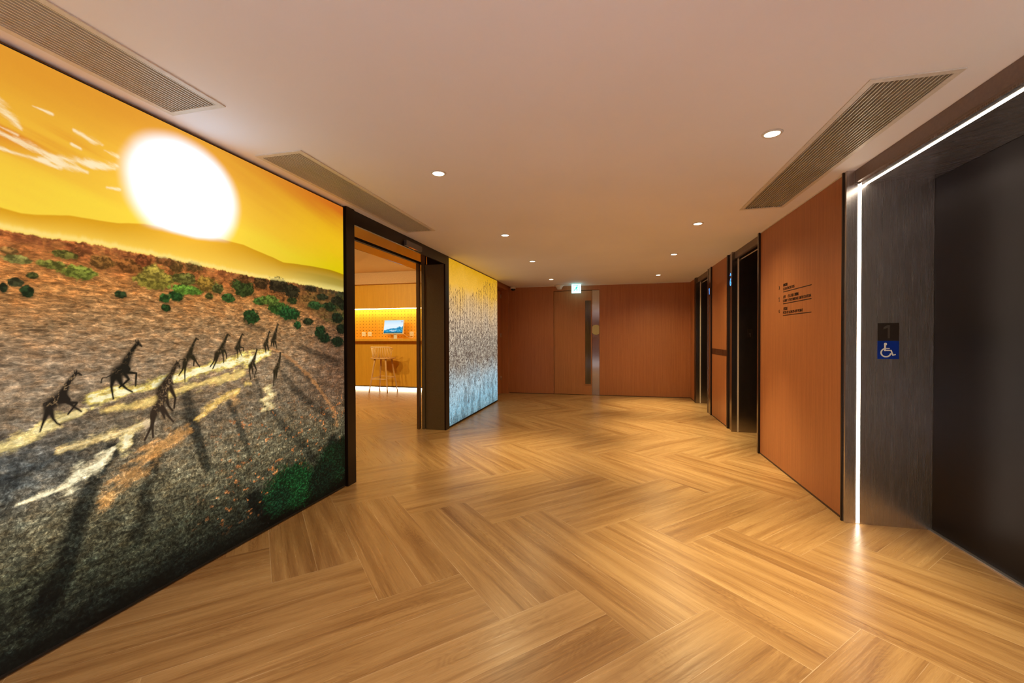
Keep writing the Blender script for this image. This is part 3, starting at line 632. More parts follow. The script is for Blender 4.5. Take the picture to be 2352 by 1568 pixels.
    for k, g in enumerate(GIR):
        base = [(34, 28, 22), (26, 24, 17), (44, 34, 24), (52, 40, 30)][k] if k < 4 else (40, 34, 20)
        for ci, ch in enumerate(g):
            kf = 1.22 if ci == 0 else 1.06
            ch = [(a_, b_, h_ * (kf if h_ > .006 or ci else 1.0), v_ * (kf if v_ > .006 or ci else 1.0)) for a_, b_, h_, v_ in ch]
            D = chain_field(ys, zs, Y, Z, ch, 1.4)
            aa = .0022 / max(.004, min(p_[2] for p_ in ch))
            m = sstep(1 + aa, 1 - aa, D)
            if ci == 0:
                cc = lin(base) * (1 - net[..., None] * .75) + lin((176, 142, 100)) * net[..., None] * .75 * (1.0 if k in (0, 3) else .35)
                C = C * (1 - m[..., None]) + cc * m[..., None]
            else:
                C = over(C, base, m)
            det = det * (1 - m)
    # mist line
    ms = np.exp(-((Z - belt - .012) / .012) ** 2) * (1 - gm)
    C = over(C, (255, 226, 130), np.clip(ms, 0, 1) * .55 * sstep(3.2, 2.0, Y) + ms * .2)
    # sun and its glow
    sd = np.sqrt(((Y - 1.775) / np.where(Y < 1.775, .265, .275)) ** 2 + ((Z - 2.075) / np.where(Z < 2.075, .275, .235)) ** 2)
    glow = np.exp(-np.clip(sd - .8, 0, None) * 3.4)
    C = C + (lin((255, 214, 90)) * .38) * (glow * (Z > beltb))[..., None] * (1 - .3 * gm[..., None])
    core = sstep(1.28, .80, sd + .05 * (vnoise(Y, Z, 6, 6, 3, .5, 51) - .5))
    sunc = np.array([1.9, 2.35, 2.8])
    core = core * sstep(-.030, .012, Z - ridge)
    C = C * (1 - core[..., None]) + sunc * ((.62 + .38 * sstep(1.0, .35, sd)) * core)[..., None]
    # printed edge falls off to black at the foot
    C = C * (1 - .75 * sstep(.16, .0, Z))[..., None]
    C = C * (1 - .5 * sstep(3.06, 3.125, Y) * sstep(1.5, .6, Z))[..., None]
    return np.concatenate([np.clip(C, 0, 6), det[..., None]], -1)

def paint_flock(ys, zs):
    Y, Z = np.meshgrid(ys, zs, indexing='ij')
    t_ = (Y - ys[0]) / (ys[-1] - ys[0])
    zz = Z + (vnoise(Y, Z, 3, 3, 4, .55, 31) - .5) * .25
    st = [(0, (112, 148, 160)), (.25, (132, 174, 192)), (.6, (160, 180, 188)), (.9, (172, 160, 142)), (1.15, (196, 182, 160)), (1.5, (196, 172, 142)), (1.8, (206, 168, 112)), (2.05, (216, 164, 60)), (2.4, (196, 142, 20))]
    C = np.stack([np.interp(zz, [s_[0] for s_ in st], lin([s_[1] for s_ in st])[:, k]) for k in range(3)], -1)
    wv = vnoise(Y, Z, 60, 110, 4, .6, 33)
    C = C * (1.22 + (1.5 * (wv - .5)) * (.25 + .75 * sstep(1.1, .5, Z)))[..., None]
    blot = sstep(.5, .62, vnoise(Y, Z, 9, 4, 4, .6, 35)) * sstep(.95, .5, Z)
    C = C * (1 - .42 * blot[..., None]) 
    mid_ = np.exp(-((Z - .98 - .12 * (t_ - .5)) / .22) ** 2) * sstep(.40, .62, vnoise(Y, Z, 16, 22, 5, .65, 36))
    C = over(C, (84, 58, 42), mid_ * .42)
    r = np.random.default_rng(12)
    ink = np.zeros(Y.shape)
    def stroke(y0, z0, dy, dz, w_, s_):
        ch = [(y0, z0, w_, w_), (y0 + dy, z0 + dz, w_ * .6, w_ * .6)]
        R_ = w_ * 1.5
        ia = np.searchsorted(ys, min(y0, y0 + dy) - R_); ib = np.searchsorted(ys, max(y0, y0 + dy) + R_)
        ja = np.searchsorted(zs, min(z0, z0 + dz) - R_); jb = np.searchsorted(zs, max(z0, z0 + dz) + R_)
        if ib <= ia or jb <= ja: return
        yy = Y[ia:ib, ja:jb]; zz_ = Z[ia:ib, ja:jb]
        L2 = dy * dy + dz * dz + 1e-9
        tt = np.clip(((yy - y0) * dy + (zz_ - z0) * dz) / L2, 0, 1)
        d = np.sqrt((yy - y0 - dy * tt) ** 2 + (zz_ - z0 - dz * tt) ** 2) / w_
        ink[ia:ib, ja:jb] = np.maximum(ink[ia:ib, ja:jb], sstep(1.25, .6, d) * s_)
    y0, y1 = ys[0], ys[-1]
    ncol = 34
    for c in range(ncol):
        yc = y0 + (c + .5 + r.normal() * .18) / ncol * (y1 - y0)
        tc = (yc - y0) / (y1 - y0)
        ztop = 1.96 + .42 * sstep(.3, 1.0, np.array(tc)) + r.normal() * .05
        z = float(ztop)
        while z > 1.15:
            stroke(yc + r.normal() * .007, z, r.normal() * .012, -.012 - r.random() * .022, .0052 + r.random() * .0035, .6 + .4 * r.random())
            z -= .012 + r.random() * .03
    for _ in range(4300):
        z = np.clip(r.normal(1.08, .26), .1, 1.9); y_ = y0 + r.random() * (y1 - y0)
        a_ = r.normal() * .9 + math.pi / 2; L = .012 + .022 * r.random()
        stroke(y_, z, L * math.cos(a_), L * math.sin(a_), .0042 + r.random() * .0052, .5 + .5 * r.random())
    for _ in range(900):
        z = r.random() * .8; y_ = y0 + r.random() * (y1 - y0)
        stroke(y_, z, r.normal() * .006, .02 + .03 * r.random(), .005, .3 + .4 * r.random())
    ink *= .75 + .25 * sstep(.3, .5, wv)
    C = over(C, (62, 38, 34), np.clip(ink, 0, 1))
    wh = sstep(.66, .74, vnoise(Y, Z, 70, 90, 3, .5, 38)) * sstep(1.6, 1.0, Z)
    C = over(C, (215, 215, 205), wh * .35)
    C = C * (1 - .25 * sstep(.12, 0, Z))[..., None]
    return np.concatenate([np.clip(C, 0, 6), np.zeros(Y.shape + (1,))], -1)

# ------------------------------------------------------------------ the room shell
def struct(name, mb, mat, label=None, cat=None, bevel=0):
    o = mb.build(name, mat, None, bevel)
    o['kind'] = 'structure'
    if label: o['label'] = label
    if cat: o['category'] = cat
    return o

struct('floor', MB().box(-2.42, 2.3, YB, -.35, -0.08, 0.0), M['stone'], 'added pale stone floor behind the camera position, bounces light to the near ceiling', 'floor')
struct('wall_back', MB().box(-2.42, 2.3, YB - .15, YB, 0, 2.9), M['wood'], 'wood lobby wall behind the camera position', 'wall')
struct('floor', MB().box(-8.2, 2.3, -.35, 9.6, -0.08, 0.0), M['floor'], 'glossy oak plank floor laid in a wide herringbone pattern', 'floor')

VENTS = [(-2.138, -1.826, -0.28, 1.642), (-2.130, -1.818, 2.146, 4.076), (1.100, 1.430, 2.158, 4.076)]
mb = MB()
xs = sorted({-2.243, 2.3} | {v[0] for v in VENTS} | {v[1] for v in VENTS})
yy = sorted({YB, 9.5} | {v[2] for v in VENTS} | {v[3] for v in VENTS})
for a, b in zip(xs, xs[1:]):
    for c, d in zip(yy, yy[1:]):
        mx, my = (a + b) / 2, (c + d) / 2
        if any(v[0] < mx < v[1] and v[2] < my < v[3] for v in VENTS): continue
        mb.box(a, b, c, d, H, H + .06)
struct('ceiling', mb, M['ceil'], 'low cream plastered corridor ceiling with downlights and air grilles', 'ceiling')

struct('wall_left', MB().box(-2.42, -2.245, YB, 3.13, 0, 2.9), M['room_wall'], 'wall carrying the giraffe light box, left of the entrance', 'wall')
struct('wall_left', MB().box(-2.42, -2.245, 5.45, 7.975, 0, 2.9), M['wood'], 'wall carrying the flock light box, beyond the entrance', 'wall')
struct('wall_left', MB().box(-2.62, -2.50, 7.9, 9.12, 0, 2.9), M['wood'], 'recessed wall around the hinged service door at the corridor end', 'wall')
struct('wall_left', MB().box(-2.62, -2.2915, 9.12, 9.4, 0, 2.9), M['wood'], 'narrow wood return in the far left corner', 'wall')
struct('trim_1', MB().box(-2.62, -2.28, 7.975, 9.12, 2.312, H + .1), M['wood'], 'wood header over the recessed service door', 'trim')
d3 = struct('door_3', MB().box(-2.50, -2.457, 8.02, 9.112, 0.006, 2.300), M['wood'], 'dark wood service door recessed in the left wall, hinged at the far corner', 'door')
for z0 in (2.144, 1.268, 0.307):
    h = MB().tube([(-2.449, 9.094, z0), (-2.449, 9.094, z0 + .09)], .007, 10).box(-2.457, -2.453, 9.068, 9.112, z0 + .004, z0 + .086).build('hinge', M['chrome'], d3)
    h['label'] = 'satin chrome hinge'

# far wall: panels around the door
struct('wall_far', MB().box(-2.2915, -1.277, YF, YF + .12, 0, H).box(-1.277, -.278, YF, YF + .12, 2.293, H).box(-.278, .824, YF, YF + .12, 0, H).box(.827, 2.3, YF, YF + .12, 0, H).box(.82, .83, YF + .004, YF + .12, 0, H),
       M['wood'], 'reddish veneer end wall of the corridor', 'wall')
d1 = struct('door_1', MB().box(-1.268, -.596, YF + .012, YF + .055, .010, 2.283).box(-.596, -.437, YF + .012, YF + .055, 2.078, 2.283).box(-.596, -.437, YF + .012, YF + .055, .006, .226).box(-.452, -.437, YF + .012, YF + .055, .226, 2.078),
            M['door_wood'], 'wood veneer fire door with a tall narrow window at the end of the corridor', 'door')
MB().box(-.596, -.584, YF + .002, YF + .06, .226, 2.078).box(-.462, -.452, YF + .002, YF + .06, .226, 2.078).box(-.584, -.462, YF + .002, YF + .06, 2.066, 2.078).box(-.584, -.462, YF + .002, YF + .06, .226, .238).build('window_frame', M['door_wood'], d1)
g = box('vision_glass', -.584, -.462, YF + .028, YF + .040, .238, 2.066, M['fireglass'], d1); g['label'] = 'tall narrow smoky glass'
sp = thing('steel_door_plate', (-.350, YF + .0, 0), 'tall polished steel strip with a gold disc, right of the fire door', 'sign panel')
box('plate', -.434, -.281, YF - .002, YF + .010, .006, 2.286, M['steel_mirror'], sp)
pts = []
for k in range(48):
    a = 2 * math.pi * k / 48
    pts.append((min(max(-.352 + .108 * math.cos(a), -.434), -.284), 1.427 + .108 * math.sin(a)))
po = MB().slab((0, YF - .002, 0), (1, 0, 0), (0, 0, 1), pts, .004).build('gold_disc', M['gold'], sp); po['label'] = 'textured gold disc cut off by the edges of the strip'
mb = MB()
for zz_, x0_, x1_ in ((1.300, -.385, -.328), (1.268, -.392, -.318), (1.236, -.412, -.300)):
    q = x0_
    while q < x1_:
        wq = random.Random(int(q * 1e4)).uniform(.005, .010)
        mb.box(q, q + wq, YF - .0045, YF - .002, zz_, zz_ + .012); q += wq + .005
mb.build('engraved_lines', M['faint'], sp)

# right wall panels between the lifts
struct('wall_right', MB().box(XR, 2.3, YB, 1.445, 0, H), M['wood'], 'wood wall panel on the near side of the nearest lift', 'wall')
struct('wall_right', MB().box(XR, 2.3, 3.346, 5.037, 0, H), M['wood'], 'reddish wood wall panel with the floor directory', 'wall')
struct('wall_right', MB().box(XR, 2.3, 6.362, 7.31, 0, H), M['wood'], 'narrow wood wall panel between the two farther lifts', 'wall')
struct('wall_right', MB().box(XR, 2.3, 8.715, YF, 0, H), M['wood'], 'last short piece of wood wall in the far right corner', 'wall')
struct('baseboard_right', MB().box(XR - .003, XR + .01, 3.348, 5.035, 0.0, .014), M['skirt'])
struct('baseboard_right', MB().box(XR - .003, XR + .01, 6.364, 7.308, 0.0, .014), M['skirt'])
struct('baseboard_right', MB().box(XR - .003, XR + .01, 8.717, YF - .002, 0.0, .014), M['skirt'])
struct('baseboard_far', MB().box(-.276, XR - .004, YF - .003, YF + .01, 0.0, .012), M['skirt'])
struct('baseboard_far', MB().box(-2.29, -1.276, YF - .003, YF + .01, 0.0, .012), M['skirt'])
struct('trim_2', MB().box(XR - .006, XR + .02, 3.348, 5.035, H - .008, H).box(-2.28, XR - .008, YF - .006, YF + .02, H - .007, H), M['white'])

struct('wall_light_block', MB().box(2.3, 2.4, YB - .15, 9.6, 0, 2.9).box(-2.62, 2.3, YF + .14, 9.6, 0, H + .06), M['duct'], 'added dark box behind the panelling, keeps stray light out', 'wall')  # added closing box, stops light leaking through the wall gaps

def numeral_one(nm, O, ax, ay, h, mat, parent, serif=False, wst=.17, th=.0010):
    w_ = h * wst
    mb = MB()
    mb.slab(O, ax, ay, [(-w_ / 2, 0), (w_ / 2, 0), (w_ / 2, h), (-w_ / 2, h)], th)
    mb.slab(O, ax, ay, [(-w_ / 2, h), (-w_ / 2, h * .80), (-h * .34, h * .68), (-h * .34, h * .84)], th)
    if serif:
        mb.slab(O, ax, ay, [(-h * .26, 0), (-w_ / 2, 0), (-w_ / 2, h * .12), (-h * .26, h * .12)], th)
        mb.slab(O, ax, ay, [(w_ / 2, 0), (h * .26, 0), (h * .26, h * .12), (w_ / 2, h * .12)], th)
    return mb.build(nm, mat, parent)

# ------------------------------------------------------------------ lift doorways
def lift(ya, yb, col, post_hi, label, lit, digit=None, arrow=False, near_post=.03, plates=None, fx=1.598):
    t = thing('elevator_entrance', (1.8, (ya + yb) / 2, 0), label, 'lift')
    xd = 2.042
    st = M['steel'] if lit else M['steel_dark']
    MB().box(1.545, 1.600, yb, yb + .028, 0, H - .001).box(1.600, xd + .06, yb, yb + .028, 0, 2.312).build('far_jamb', st, t)
    MB().box(1.541, 1.600, ya - .028, ya, 0, H - .001).box(1.600, xd + .06, ya - .028, ya, 0, 2.312).build('near_jamb', st, t)
    box('soffit', fx + .02, xd + .05, ya, yb, 2.304, 2.330, st, t)
    f = MB().box(fx, fx + .020, ya, yb, 2.316, H - .001).build('fascia', M['fascia'], t)
    ym = (ya + yb) / 2
    for k, (a, b) in enumerate(((ya + .002, ym - .001), (ym + .001, yb - .002))):
        box('door_leaf', xd, xd + .03, a, b, .008, 2.302, M['liftdoor'], t)
    box('sill', xd - .022, xd - .001, ya + .002, yb - .002, 0.0005, .007, M['sill'], t)
    m = M['led'] if lit else M['led_dim']
    s_ = MB().box(1.612, 1.632, yb - .0015, yb + .001, .004, 2.3035).box(1.652, 1.672, ya, yb, 2.3025, 2.3045).box(1.612, 1.632, ya - .001, ya + .0015, .004, 2.3035)
    s_.build('light_strip', m, t)
    if col:
        c0, c1, cx = col
        cc = box('indicator_column', cx, 1.60, c0, c1, 0, H - .001, st, t)
        gm = (c0 + c1) / 2
        box('display_glass', cx - .0025, cx, c0 + .03, c1 - .02, 1.93, 2.150, M['dark_glass'], cc)
        yd = gm + .035
        if digit == '1': numeral_one('floor_digit', (cx - .0025, gm, 1.968), (0, -1, 0), (0, 0, 1), .098, M['blue_led'], cc)
        else: text_obj('floor_digit', digit, .135, M['blue_led'], (cx - .0030, yd, 1.968), (0, -1, 0), (0, 0, 1), cc, ext=.0008, offset=.003)
        if arrow:
            MB().slab((cx - .0026, yd - .035, 2.100), (0, -1, 0), (0, 0, 1), [(-.028, 0), (-.012, 0), (0, .018), (.012, 0), (.028, 0), (.006, .036), (-.006, .036)], .0012).build('direction_arrow', M['blue_led'], cc)
    for (p0, p1, px) in post_hi:
        box('edge_fin', px, 1.60, p0, p1, 0, H - .0005, M['blackframe'], t, .001)
    return t

liftC = lift(1.49, 3.302, None, [(3.330, 3.345, 1.537), (1.447, 1.462, 1.537)], 'nearest lift doorway with a lit white strip round its dark steel frame', True)
liftB = lift(5.082, 6.102, (6.130, 6.312, 1.560), [(6.312, 6.360, 1.543), (5.038, 5.054, 1.541)], 'middle lift doorway, its display showing an arrow and 6', False, '6', True, fx=1.580)
liftA = lift(7.566, 8.560, (7.345, 7.538, 1.548), [(7.312, 7.345, 1.541), (8.588, 8.713, 1.541)], 'farthest lift doorway, its display showing 1', False, '1', False, fx=1.575)

# number plates on the lift jambs
def number_plate(x0, x1, z0, z1, yj, label, blue=True):
    t = thing('number_plate', ((x0 + x1) / 2, yj, z0), label, 'sign', None)
    box('plate', x0, x1, yj - .002, yj, z0, z1, M['brown_plate'], t, .0006)
    w_ = x1 - x0
    numeral_one('numeral', (x0 + w_ * .52, yj - .002, z0 + w_ * .14), (1, 0, 0), (0, 0, 1), w_ * .72, M['raised'], t, wst=.13)
    return t
number_plate(1.729, 1.851, 1.2465, 1.3655, 3.302, 'brown plate with a raised 1 above the blue wheelchair sign')
number_plate(1.735, 1.800, 1.262, 1.372, 6.102, 'small dark number plate inside the middle lift doorway')
t = thing('wheelchair_sign', (1.79, 3.302, 1.125), 'blue wheelchair access sign on the steel lift jamb', 'sign')
box('plate', 1.729, 1.851, 3.3000, 3.302, 1.125, 1.2455, M['blue'], t, .0004)
mb = MB(); O = (1.729, 3.3000, 1.125); AX, AY = (1, 0, 0), (0, 0, 1)
S_ = .1205 / 1.0
TH = [.0009]
def sl(poly):
    mb.slab(O, AX, AY, [(a * S_, b * S_) for a, b in poly], TH[0]); TH[0] += .00003
def stick(x0, y0, x1, y1, w_):
    d = math.hypot(x1 - x0, y1 - y0); nx, ny = -(y1 - y0) / d * w_ / 2, (x1 - x0) / d * w_ / 2
    sl([(x0 - nx, y0 - ny), (x1 - nx, y1 - ny), (x1 + nx, y1 + ny), (x0 + nx, y0 + ny)])
sl(circ(.375, .825, .072))
stick(.355, .80, .355, .44, .085)
stick(.36, .58, .575, .58, .052)
stick(.32, .475, .655, .475, .062)
stick(.635, .49, .730, .20, .066)
stick(.705, .20, .855, .255, .055)
A_, B_ = arcband(.40, .35, .195, .262, math.radians(108), math.radians(352))
for k in range(len(A_) - 1):
    sl([B_[k], A_[k], A_[k + 1], B_[k + 1]])
mb.build('wheelchair_symbol', M['paint'], t)

# call plate between the two farther lifts
t = thing('call_plate', (XR, 6.85, .995), 'dark horizontal lift call plate on the narrow wood panel', 'call panel')
for a, b in ((6.378, 6.606), (6.614, 7.082), (7.090, 7.300)):
    box('plate_section', XR - .004, XR, a, b, .998, 1.086, M['callplate'], t, .0008)
mb = MB()
q = 6.66
while q < 7.04:
    mb.box(XR - .0046, XR - .004, q, q + .014, 1.012, 1.024); q += .022
mb.build('engraved_caption', M['faint'], t)
for q in (6.76, 6.93):
    MB().slab((XR - .004, q, 1.055), (0, -1, 0), (0, 0, 1), [(-.010, -.008), (.010, -.008), (0, .010)], .0012).build('call_button', M['faint'], t)

# floor directory on the wood panel
t = thing('floor_directory', (XR, 4.15, 1.47), 'dark lettered floor directory listing floors 3, 1 and G on the wood wall', 'sign')
def fit_text(nm, s_, size, yl, yr, z, ext=.0008, off=0.0):
    o = text_obj(nm, s_, size, M['ink'], (XR - .0009, yl, z), (0, -1, 0), (0, 0, 1), t, ext=ext, offset=off)
    me = o.data; ys_ = [v.co.y for v in me.vertices]
    if not ys_: return o
    w_ = max(ys_) - min(ys_); k = (yl - yr) / w_; top = max(ys_)
    yo = yl - t.location.y
    for v in me.vertices: v.co.y = yo + (v.co.y - top) * k
    return o
for zl in (1.694, 1.583, 1.4735):
    box('rule', XR - .0015, XR, 3.845, 4.420, zl - .0032, zl + .0032, M['ink'], t)
fit_text('directory_line', 'CLUB FACILITIES', .033, 4.420, 4.170, 1.7100, off=.0006)
fit_text('directory_line', 'LOBBY · FOOTBRIDGE / MTR STATION', .033, 4.420, 3.852, 1.5985, off=.0006)
fit_text('directory_line', 'PICK-UP & DROP-OFF POINT', .033, 4.420, 3.998, 1.4885, off=.0006)
fit_text('directory_line', '會所設施', .030, 4.420, 4.322, 1.7460, off=.0003)
fit_text('directory_line', '大堂', .030, 4.420, 4.366, 1.6350, off=.0003)
fit_text('directory_line', '· 行人天橋 / 港鐵站', .030, 4.320, 4.085, 1.6350, off=.0003)
fit_text('directory_line', '上落客處', .030, 4.420, 4.322, 1.5240, off=.0003)
fit_text('floor_number', '3', .043, 4.525, 4.502, 1.7280, off=.0006)
numeral_one('floor_number', (XR, 4.515, 1.6110), (0, -1, 0), (0, 0, 1), .042, M['ink'], t, True)
fit_text('floor_number', 'G', .043, 4.527, 4.501, 1.5030, off=.0006)

# ------------------------------------------------------------------ the entrance in the left wall
e = thing('entrance_frame', (-2.24, 4.29, 0), 'dark bronze portal frame of the open entrance between the two light boxes', 'door frame')
box('left_post', -2.2445, -2.206, 3.137, 3.252, 0, H - .0005, M['blackframe'], e, .001)
box('right_post', -2.2445, -2.2205, 5.336, 5.449, 0, H - .0005, M['blackframe'], e, .001)
box('fascia', -2.2445, -2.2215, 3.252, 5.336, 2.276, H - .0005, M['blackframe'], e)
box('left_lining', -2.520, -2.2445, 3.215, 3.252, 0, 2.276, M['olive'], e)
box('right_lining', -2.520, -2.2445, 5.336, 5.372, 0, 2.276, M['olive'], e)
box('recess_shade_panel', -2.520, -2.2445, 5.40, 5.44, 2.278, 2.84, M['blackframe'], e)  # added black panel standing for the shade in the recess above the jamb
sd = thing('sliding_door', (-2.6, 5.8, 0), 'parked glass sliding door leaves at the right of the entrance', 'door')
for k, (x0_, x1_, y_) in enumerate(((-2.570, -2.530, 5.318), (-2.640, -2.600, 5.300))):
    box('stile', x0_, x1_, y_, y_ + .055, .006, 2.292, M['bronze' if k else 'olive'], sd, .002)
    box('glass_pane', (x0_ + x1_) / 2 - .005, (x0_ + x1_) / 2 + .005, y_ + .055, y_ + 1.0, .02, 2.28, M['glass'], sd)
box('track_rail', -2.640, -2.600, 3.256, 6.3, 2.294, 2.324, M['black'], sd)
tg = box('transom_glass', -2.624, -2.616, 3.252, 5.75, 2.324, 2.84, M['glass'], sd)
box('track_post', -2.590, -2.525, 5.345, 5.39, 2.2765, 2.84, M['bronze'], sd)
s_ = thing('door_sensor', (-2.2, 4.36, 2.28), 'small grey motion sensor on the dark lintel over the entrance', 'sensor')
MB().box(-2.2213, -2.180, 4.168, 4.545, 2.281, 2.343).build('housing', M['greymetal'], s_, .008, 3)
MB().box(-2.205, -2.185, 4.25, 4.42, 2.2765, 2.2815).build('lens', plain('amber_lens', (0.8, 0.25, 0.05, 1), .2), s_)

# ------------------------------------------------------------------ backlit prints
mu = thing('giraffe_light_box', (-2.235, 1.0, 0), 'huge backlit sunset photograph of running giraffes filling the left wall', 'light box')
box('box_body', -2.2435, -2.2228, -1.6, 3.118, .010, 2.386, M['black'], mu)
ys = np.concatenate([np.arange(-1.6, .72, .04), np.arange(.72, 3.1141, .0031)]); zs = np.linspace(.022, 2.380, 760)
grid_mesh('print', -2.2213, ys, zs, paint_savannah(ys, zs), M['mural_a'], mu)
mu2 = thing('flock_light_box', (-2.235, 6.7, 0), 'narrow backlit print of a dense dark flock over pale water, beyond the entrance', 'light box')
box('box_body', -2.2435, -2.2228, 5.456, 7.972, .010, 2.388, M['black'], mu2)
ys = np.linspace(5.462, 7.966, 440); zs = np.linspace(.030, 2.384, 520)
grid_mesh('print', -2.2213, ys, zs, paint_flock(ys, zs), M['mural_b'], mu2)

# ------------------------------------------------------------------ ceiling things
def vent(x0, x1, y0, y1, label, bars):
    t = thing('air_grille', ((x0 + x1) / 2, (y0 + y1) / 2, H), label, 'air grille', 'linear air grilles in the corridor ceiling')
    fr = .020
    MB().box(x0 - .008, x0 + fr, y0 - .008, y1 + .008, H - .006, H - .0005).box(x1 - fr, x1 + .008, y0 - .008, y1 + .008, H - .006, H - .0005)\
        .box(x0 + fr, x1 - fr, y0 - .008, y0 + fr, H - .006, H - .0005).box(x0 + fr, x1 - fr, y1 - fr, y1 + .008, H - .006, H - .0005).build('frame', M['ventwhite'], t)
    a, b = x0 + fr, x1 - fr
    n = 16; p_ = (b - a) / n
    mb = MB()
    for k in range(n):
        xk = a + (k + .5) * p_
        mb.box(xk - .0021, xk + .0021, y0 + fr, y1 - fr, H - .004, H + .028)
    mb.build('louvre', M['louvre'], t)
    if bars:
        for q in bars:
            box('cross_bar', a, b, q - .006, q + .006, H + .012, H + .020, M['louvre'], t)
    MB().box(x0 + .002, x1 - .002, y0 + .002, y1 - .002, H + .075, H + .085).box(x0 + .002, x0 + .006, y0 + .002, y1 - .002, H, H + .08).box(x1 - .006, x1 - .002, y0 + .002, y1 - .002, H, H + .08)\
        .box(x0 + .006, x1 - .006, y0 + .002, y0 + .006, H, H + .08).box(x0 + .006, x1 - .006, y1 - .006, y1 - .002, H, H + .08).build('duct', M['duct'], t)
vent(*VENTS[0], 'linear air grille above the giraffe print, nearest the camera on the left', None)
vent(*VENTS[1], 'linear air grille ending over the entrance door frame', None)
vent(*VENTS[2], 'linear air grille on the right side near the nearest lift', [2.33, 2.72, 3.13, 3.55, 3.93])

lamp_words = ['first downlight of the left row, nearest the entrance grille', 'large near downlight beside the right hand air grille', 'second downlight of the left row', 'second downlight of the right row',
              'third downlight of the left row', 'third downlight of the right row', 'last downlight of the left row, near the exit sign', 'last downlight of the right row, near the far wall',
              'left downlight directly over the foreground floor', 'right downlight beside the camera', 'added left lamp behind the camera, brightens the near ceiling', 'added right lamp behind the camera, brightens the near ceiling']
def downlight(lx, ly, z, label, group):
    t = thing('downlight', (lx, ly, z), label, 'ceiling light', group)
    MB().lathe((lx, ly, z), [(.038, -.003), (.040, -.006), (.050, -.005), (.053, -.0005), (.038, -.0005)], 36).build('trim_ring', M['white'], t)
    MB().lathe((lx, ly, z), [(.0385, -.0045), (.0385, -.0022)], 32).build('lens', M['lamp'], t)
    return t
d0 = downlight(LAMPS[0][0], LAMPS[0][1], H, lamp_words[0], 'round recessed downlights in the corridor ceiling')
for k in range(1, len(LAMPS)):
    c = d0.copy(); COL.objects.link(c); c.location = (LAMPS[k][0], LAMPS[k][1], H)
    c['label'] = lamp_words[k]
    for ch in d0.children:
        q = ch.copy(); COL.objects.link(q); q.parent = c
ROOM_FILL = [(-3.9, 4.6), (-6.3, 5.4), (-5.1, 5.0)]  # added lamps out of view, tilted to light the side room's back wall
for k, (lx, ly) in enumerate(ROOM_FILL):
    c = d0.copy(); COL.objects.link(c); c.location = (lx, ly, 2.85)
    c['label'] = ['added side room fill lamp just inside the entrance', 'added side room fill lamp farthest from the corridor', 'added side room fill lamp nearest the bar stool'][k]; c['group'] = 'added fill lamps in the side room'
    for ch in d0.children:
        q = ch.copy(); COL.objects.link(q); q.parent = c
    d = bpy.data.lights.new('room_fill', 'SPOT'); d.energy = (215, 205, 205)[k]; d.color = (1.0, .80, .36); d.spot_size = math.radians(120); d.spot_blend = .9; d.shadow_soft_size = .04
    o = bpy.data.objects.new('room_fill', d); COL.objects.link(o); o.location = (lx, ly, 2.82); o.rotation_euler = (.95, 0, 0)

# exit sign, sounder, camera dome
t = thing('exit_sign', (-.754, 8.98, 2.2), 'glowing cyan running-man exit sign hanging at the end of the corridor', 'exit sign')
box('sign_face', -.853, -.655, 8.968, 8.992, 2.206, 2.392, M['exit'], t, .003)
mb = MB(); O = (-.853, 8.968, 2.206)
def sl2(poly):
    mb.slab(O, (1, 0, 0), (0, 0, 1), poly, .0015 + TH[0]); TH[0] += .00003
def st2(x0, y0, x1, y1, w_):
    d = math.hypot(x1 - x0, y1 - y0); nx, ny = -(y1 - y0) / d * w_ / 2, (x1 - x0) / d * w_ / 2
    sl2([(x0 - nx, y0 - ny), (x1 - nx, y1 - ny), (x1 + nx, y1 + ny), (x0 + nx, y0 + ny)])
sl2(circ(.118, .148, .012, 16))
st2(.112, .132, .095, .090, .024); st2(.096, .094, .070, .078, .014); st2(.072, .078, .054, .050, .012)
st2(.100, .090, .122, .070, .014); st2(.121, .072, .112, .040, .012); st2(.110, .126, .138, .106, .010); st2(.108, .128, .082, .118, .010)
st2(.036, .030, .036, .160, .006); st2(.036, .160, .150, .160, .006); st2(.164, .030, .164, .160, .006)
mb.build('running_figure', M['exit_fig'], t)
box('hanging_bracket', -.800, -.708, 8.974, 8.986, 2.392, H, M['white'], t)
MB().lathe((-1.131, 9.10, 0), [(.108, 2.3995), (.106, 2.388), (.082, 2.372), (.062, 2.345), (.050, 2.312), (.036, 2.306)], 32).build('wireless_access_point', M['white'])
tag(bpy.data.objects['wireless_access_point'], 'white flared trumpet-shaped fixture under the ceiling above the fire door', 'ceiling device')
t = thing('dome_camera', (-2.165, 9.09, H), 'small white and black dome camera in the far left ceiling corner', 'security camera')
MB().lathe((-2.165, 9.09, 0), [(.058, 2.3995), (.060, 2.36), (.055, 2.350)], 28).build('base', M['white'], t)
MB().lathe((-2.165, 9.09, 0), [(.048, 2.350), (.046, 2.332), (.036, 2.316), (.018, 2.307), (.004, 2.305)], 28).build('dome', M['dark_glass'], t)

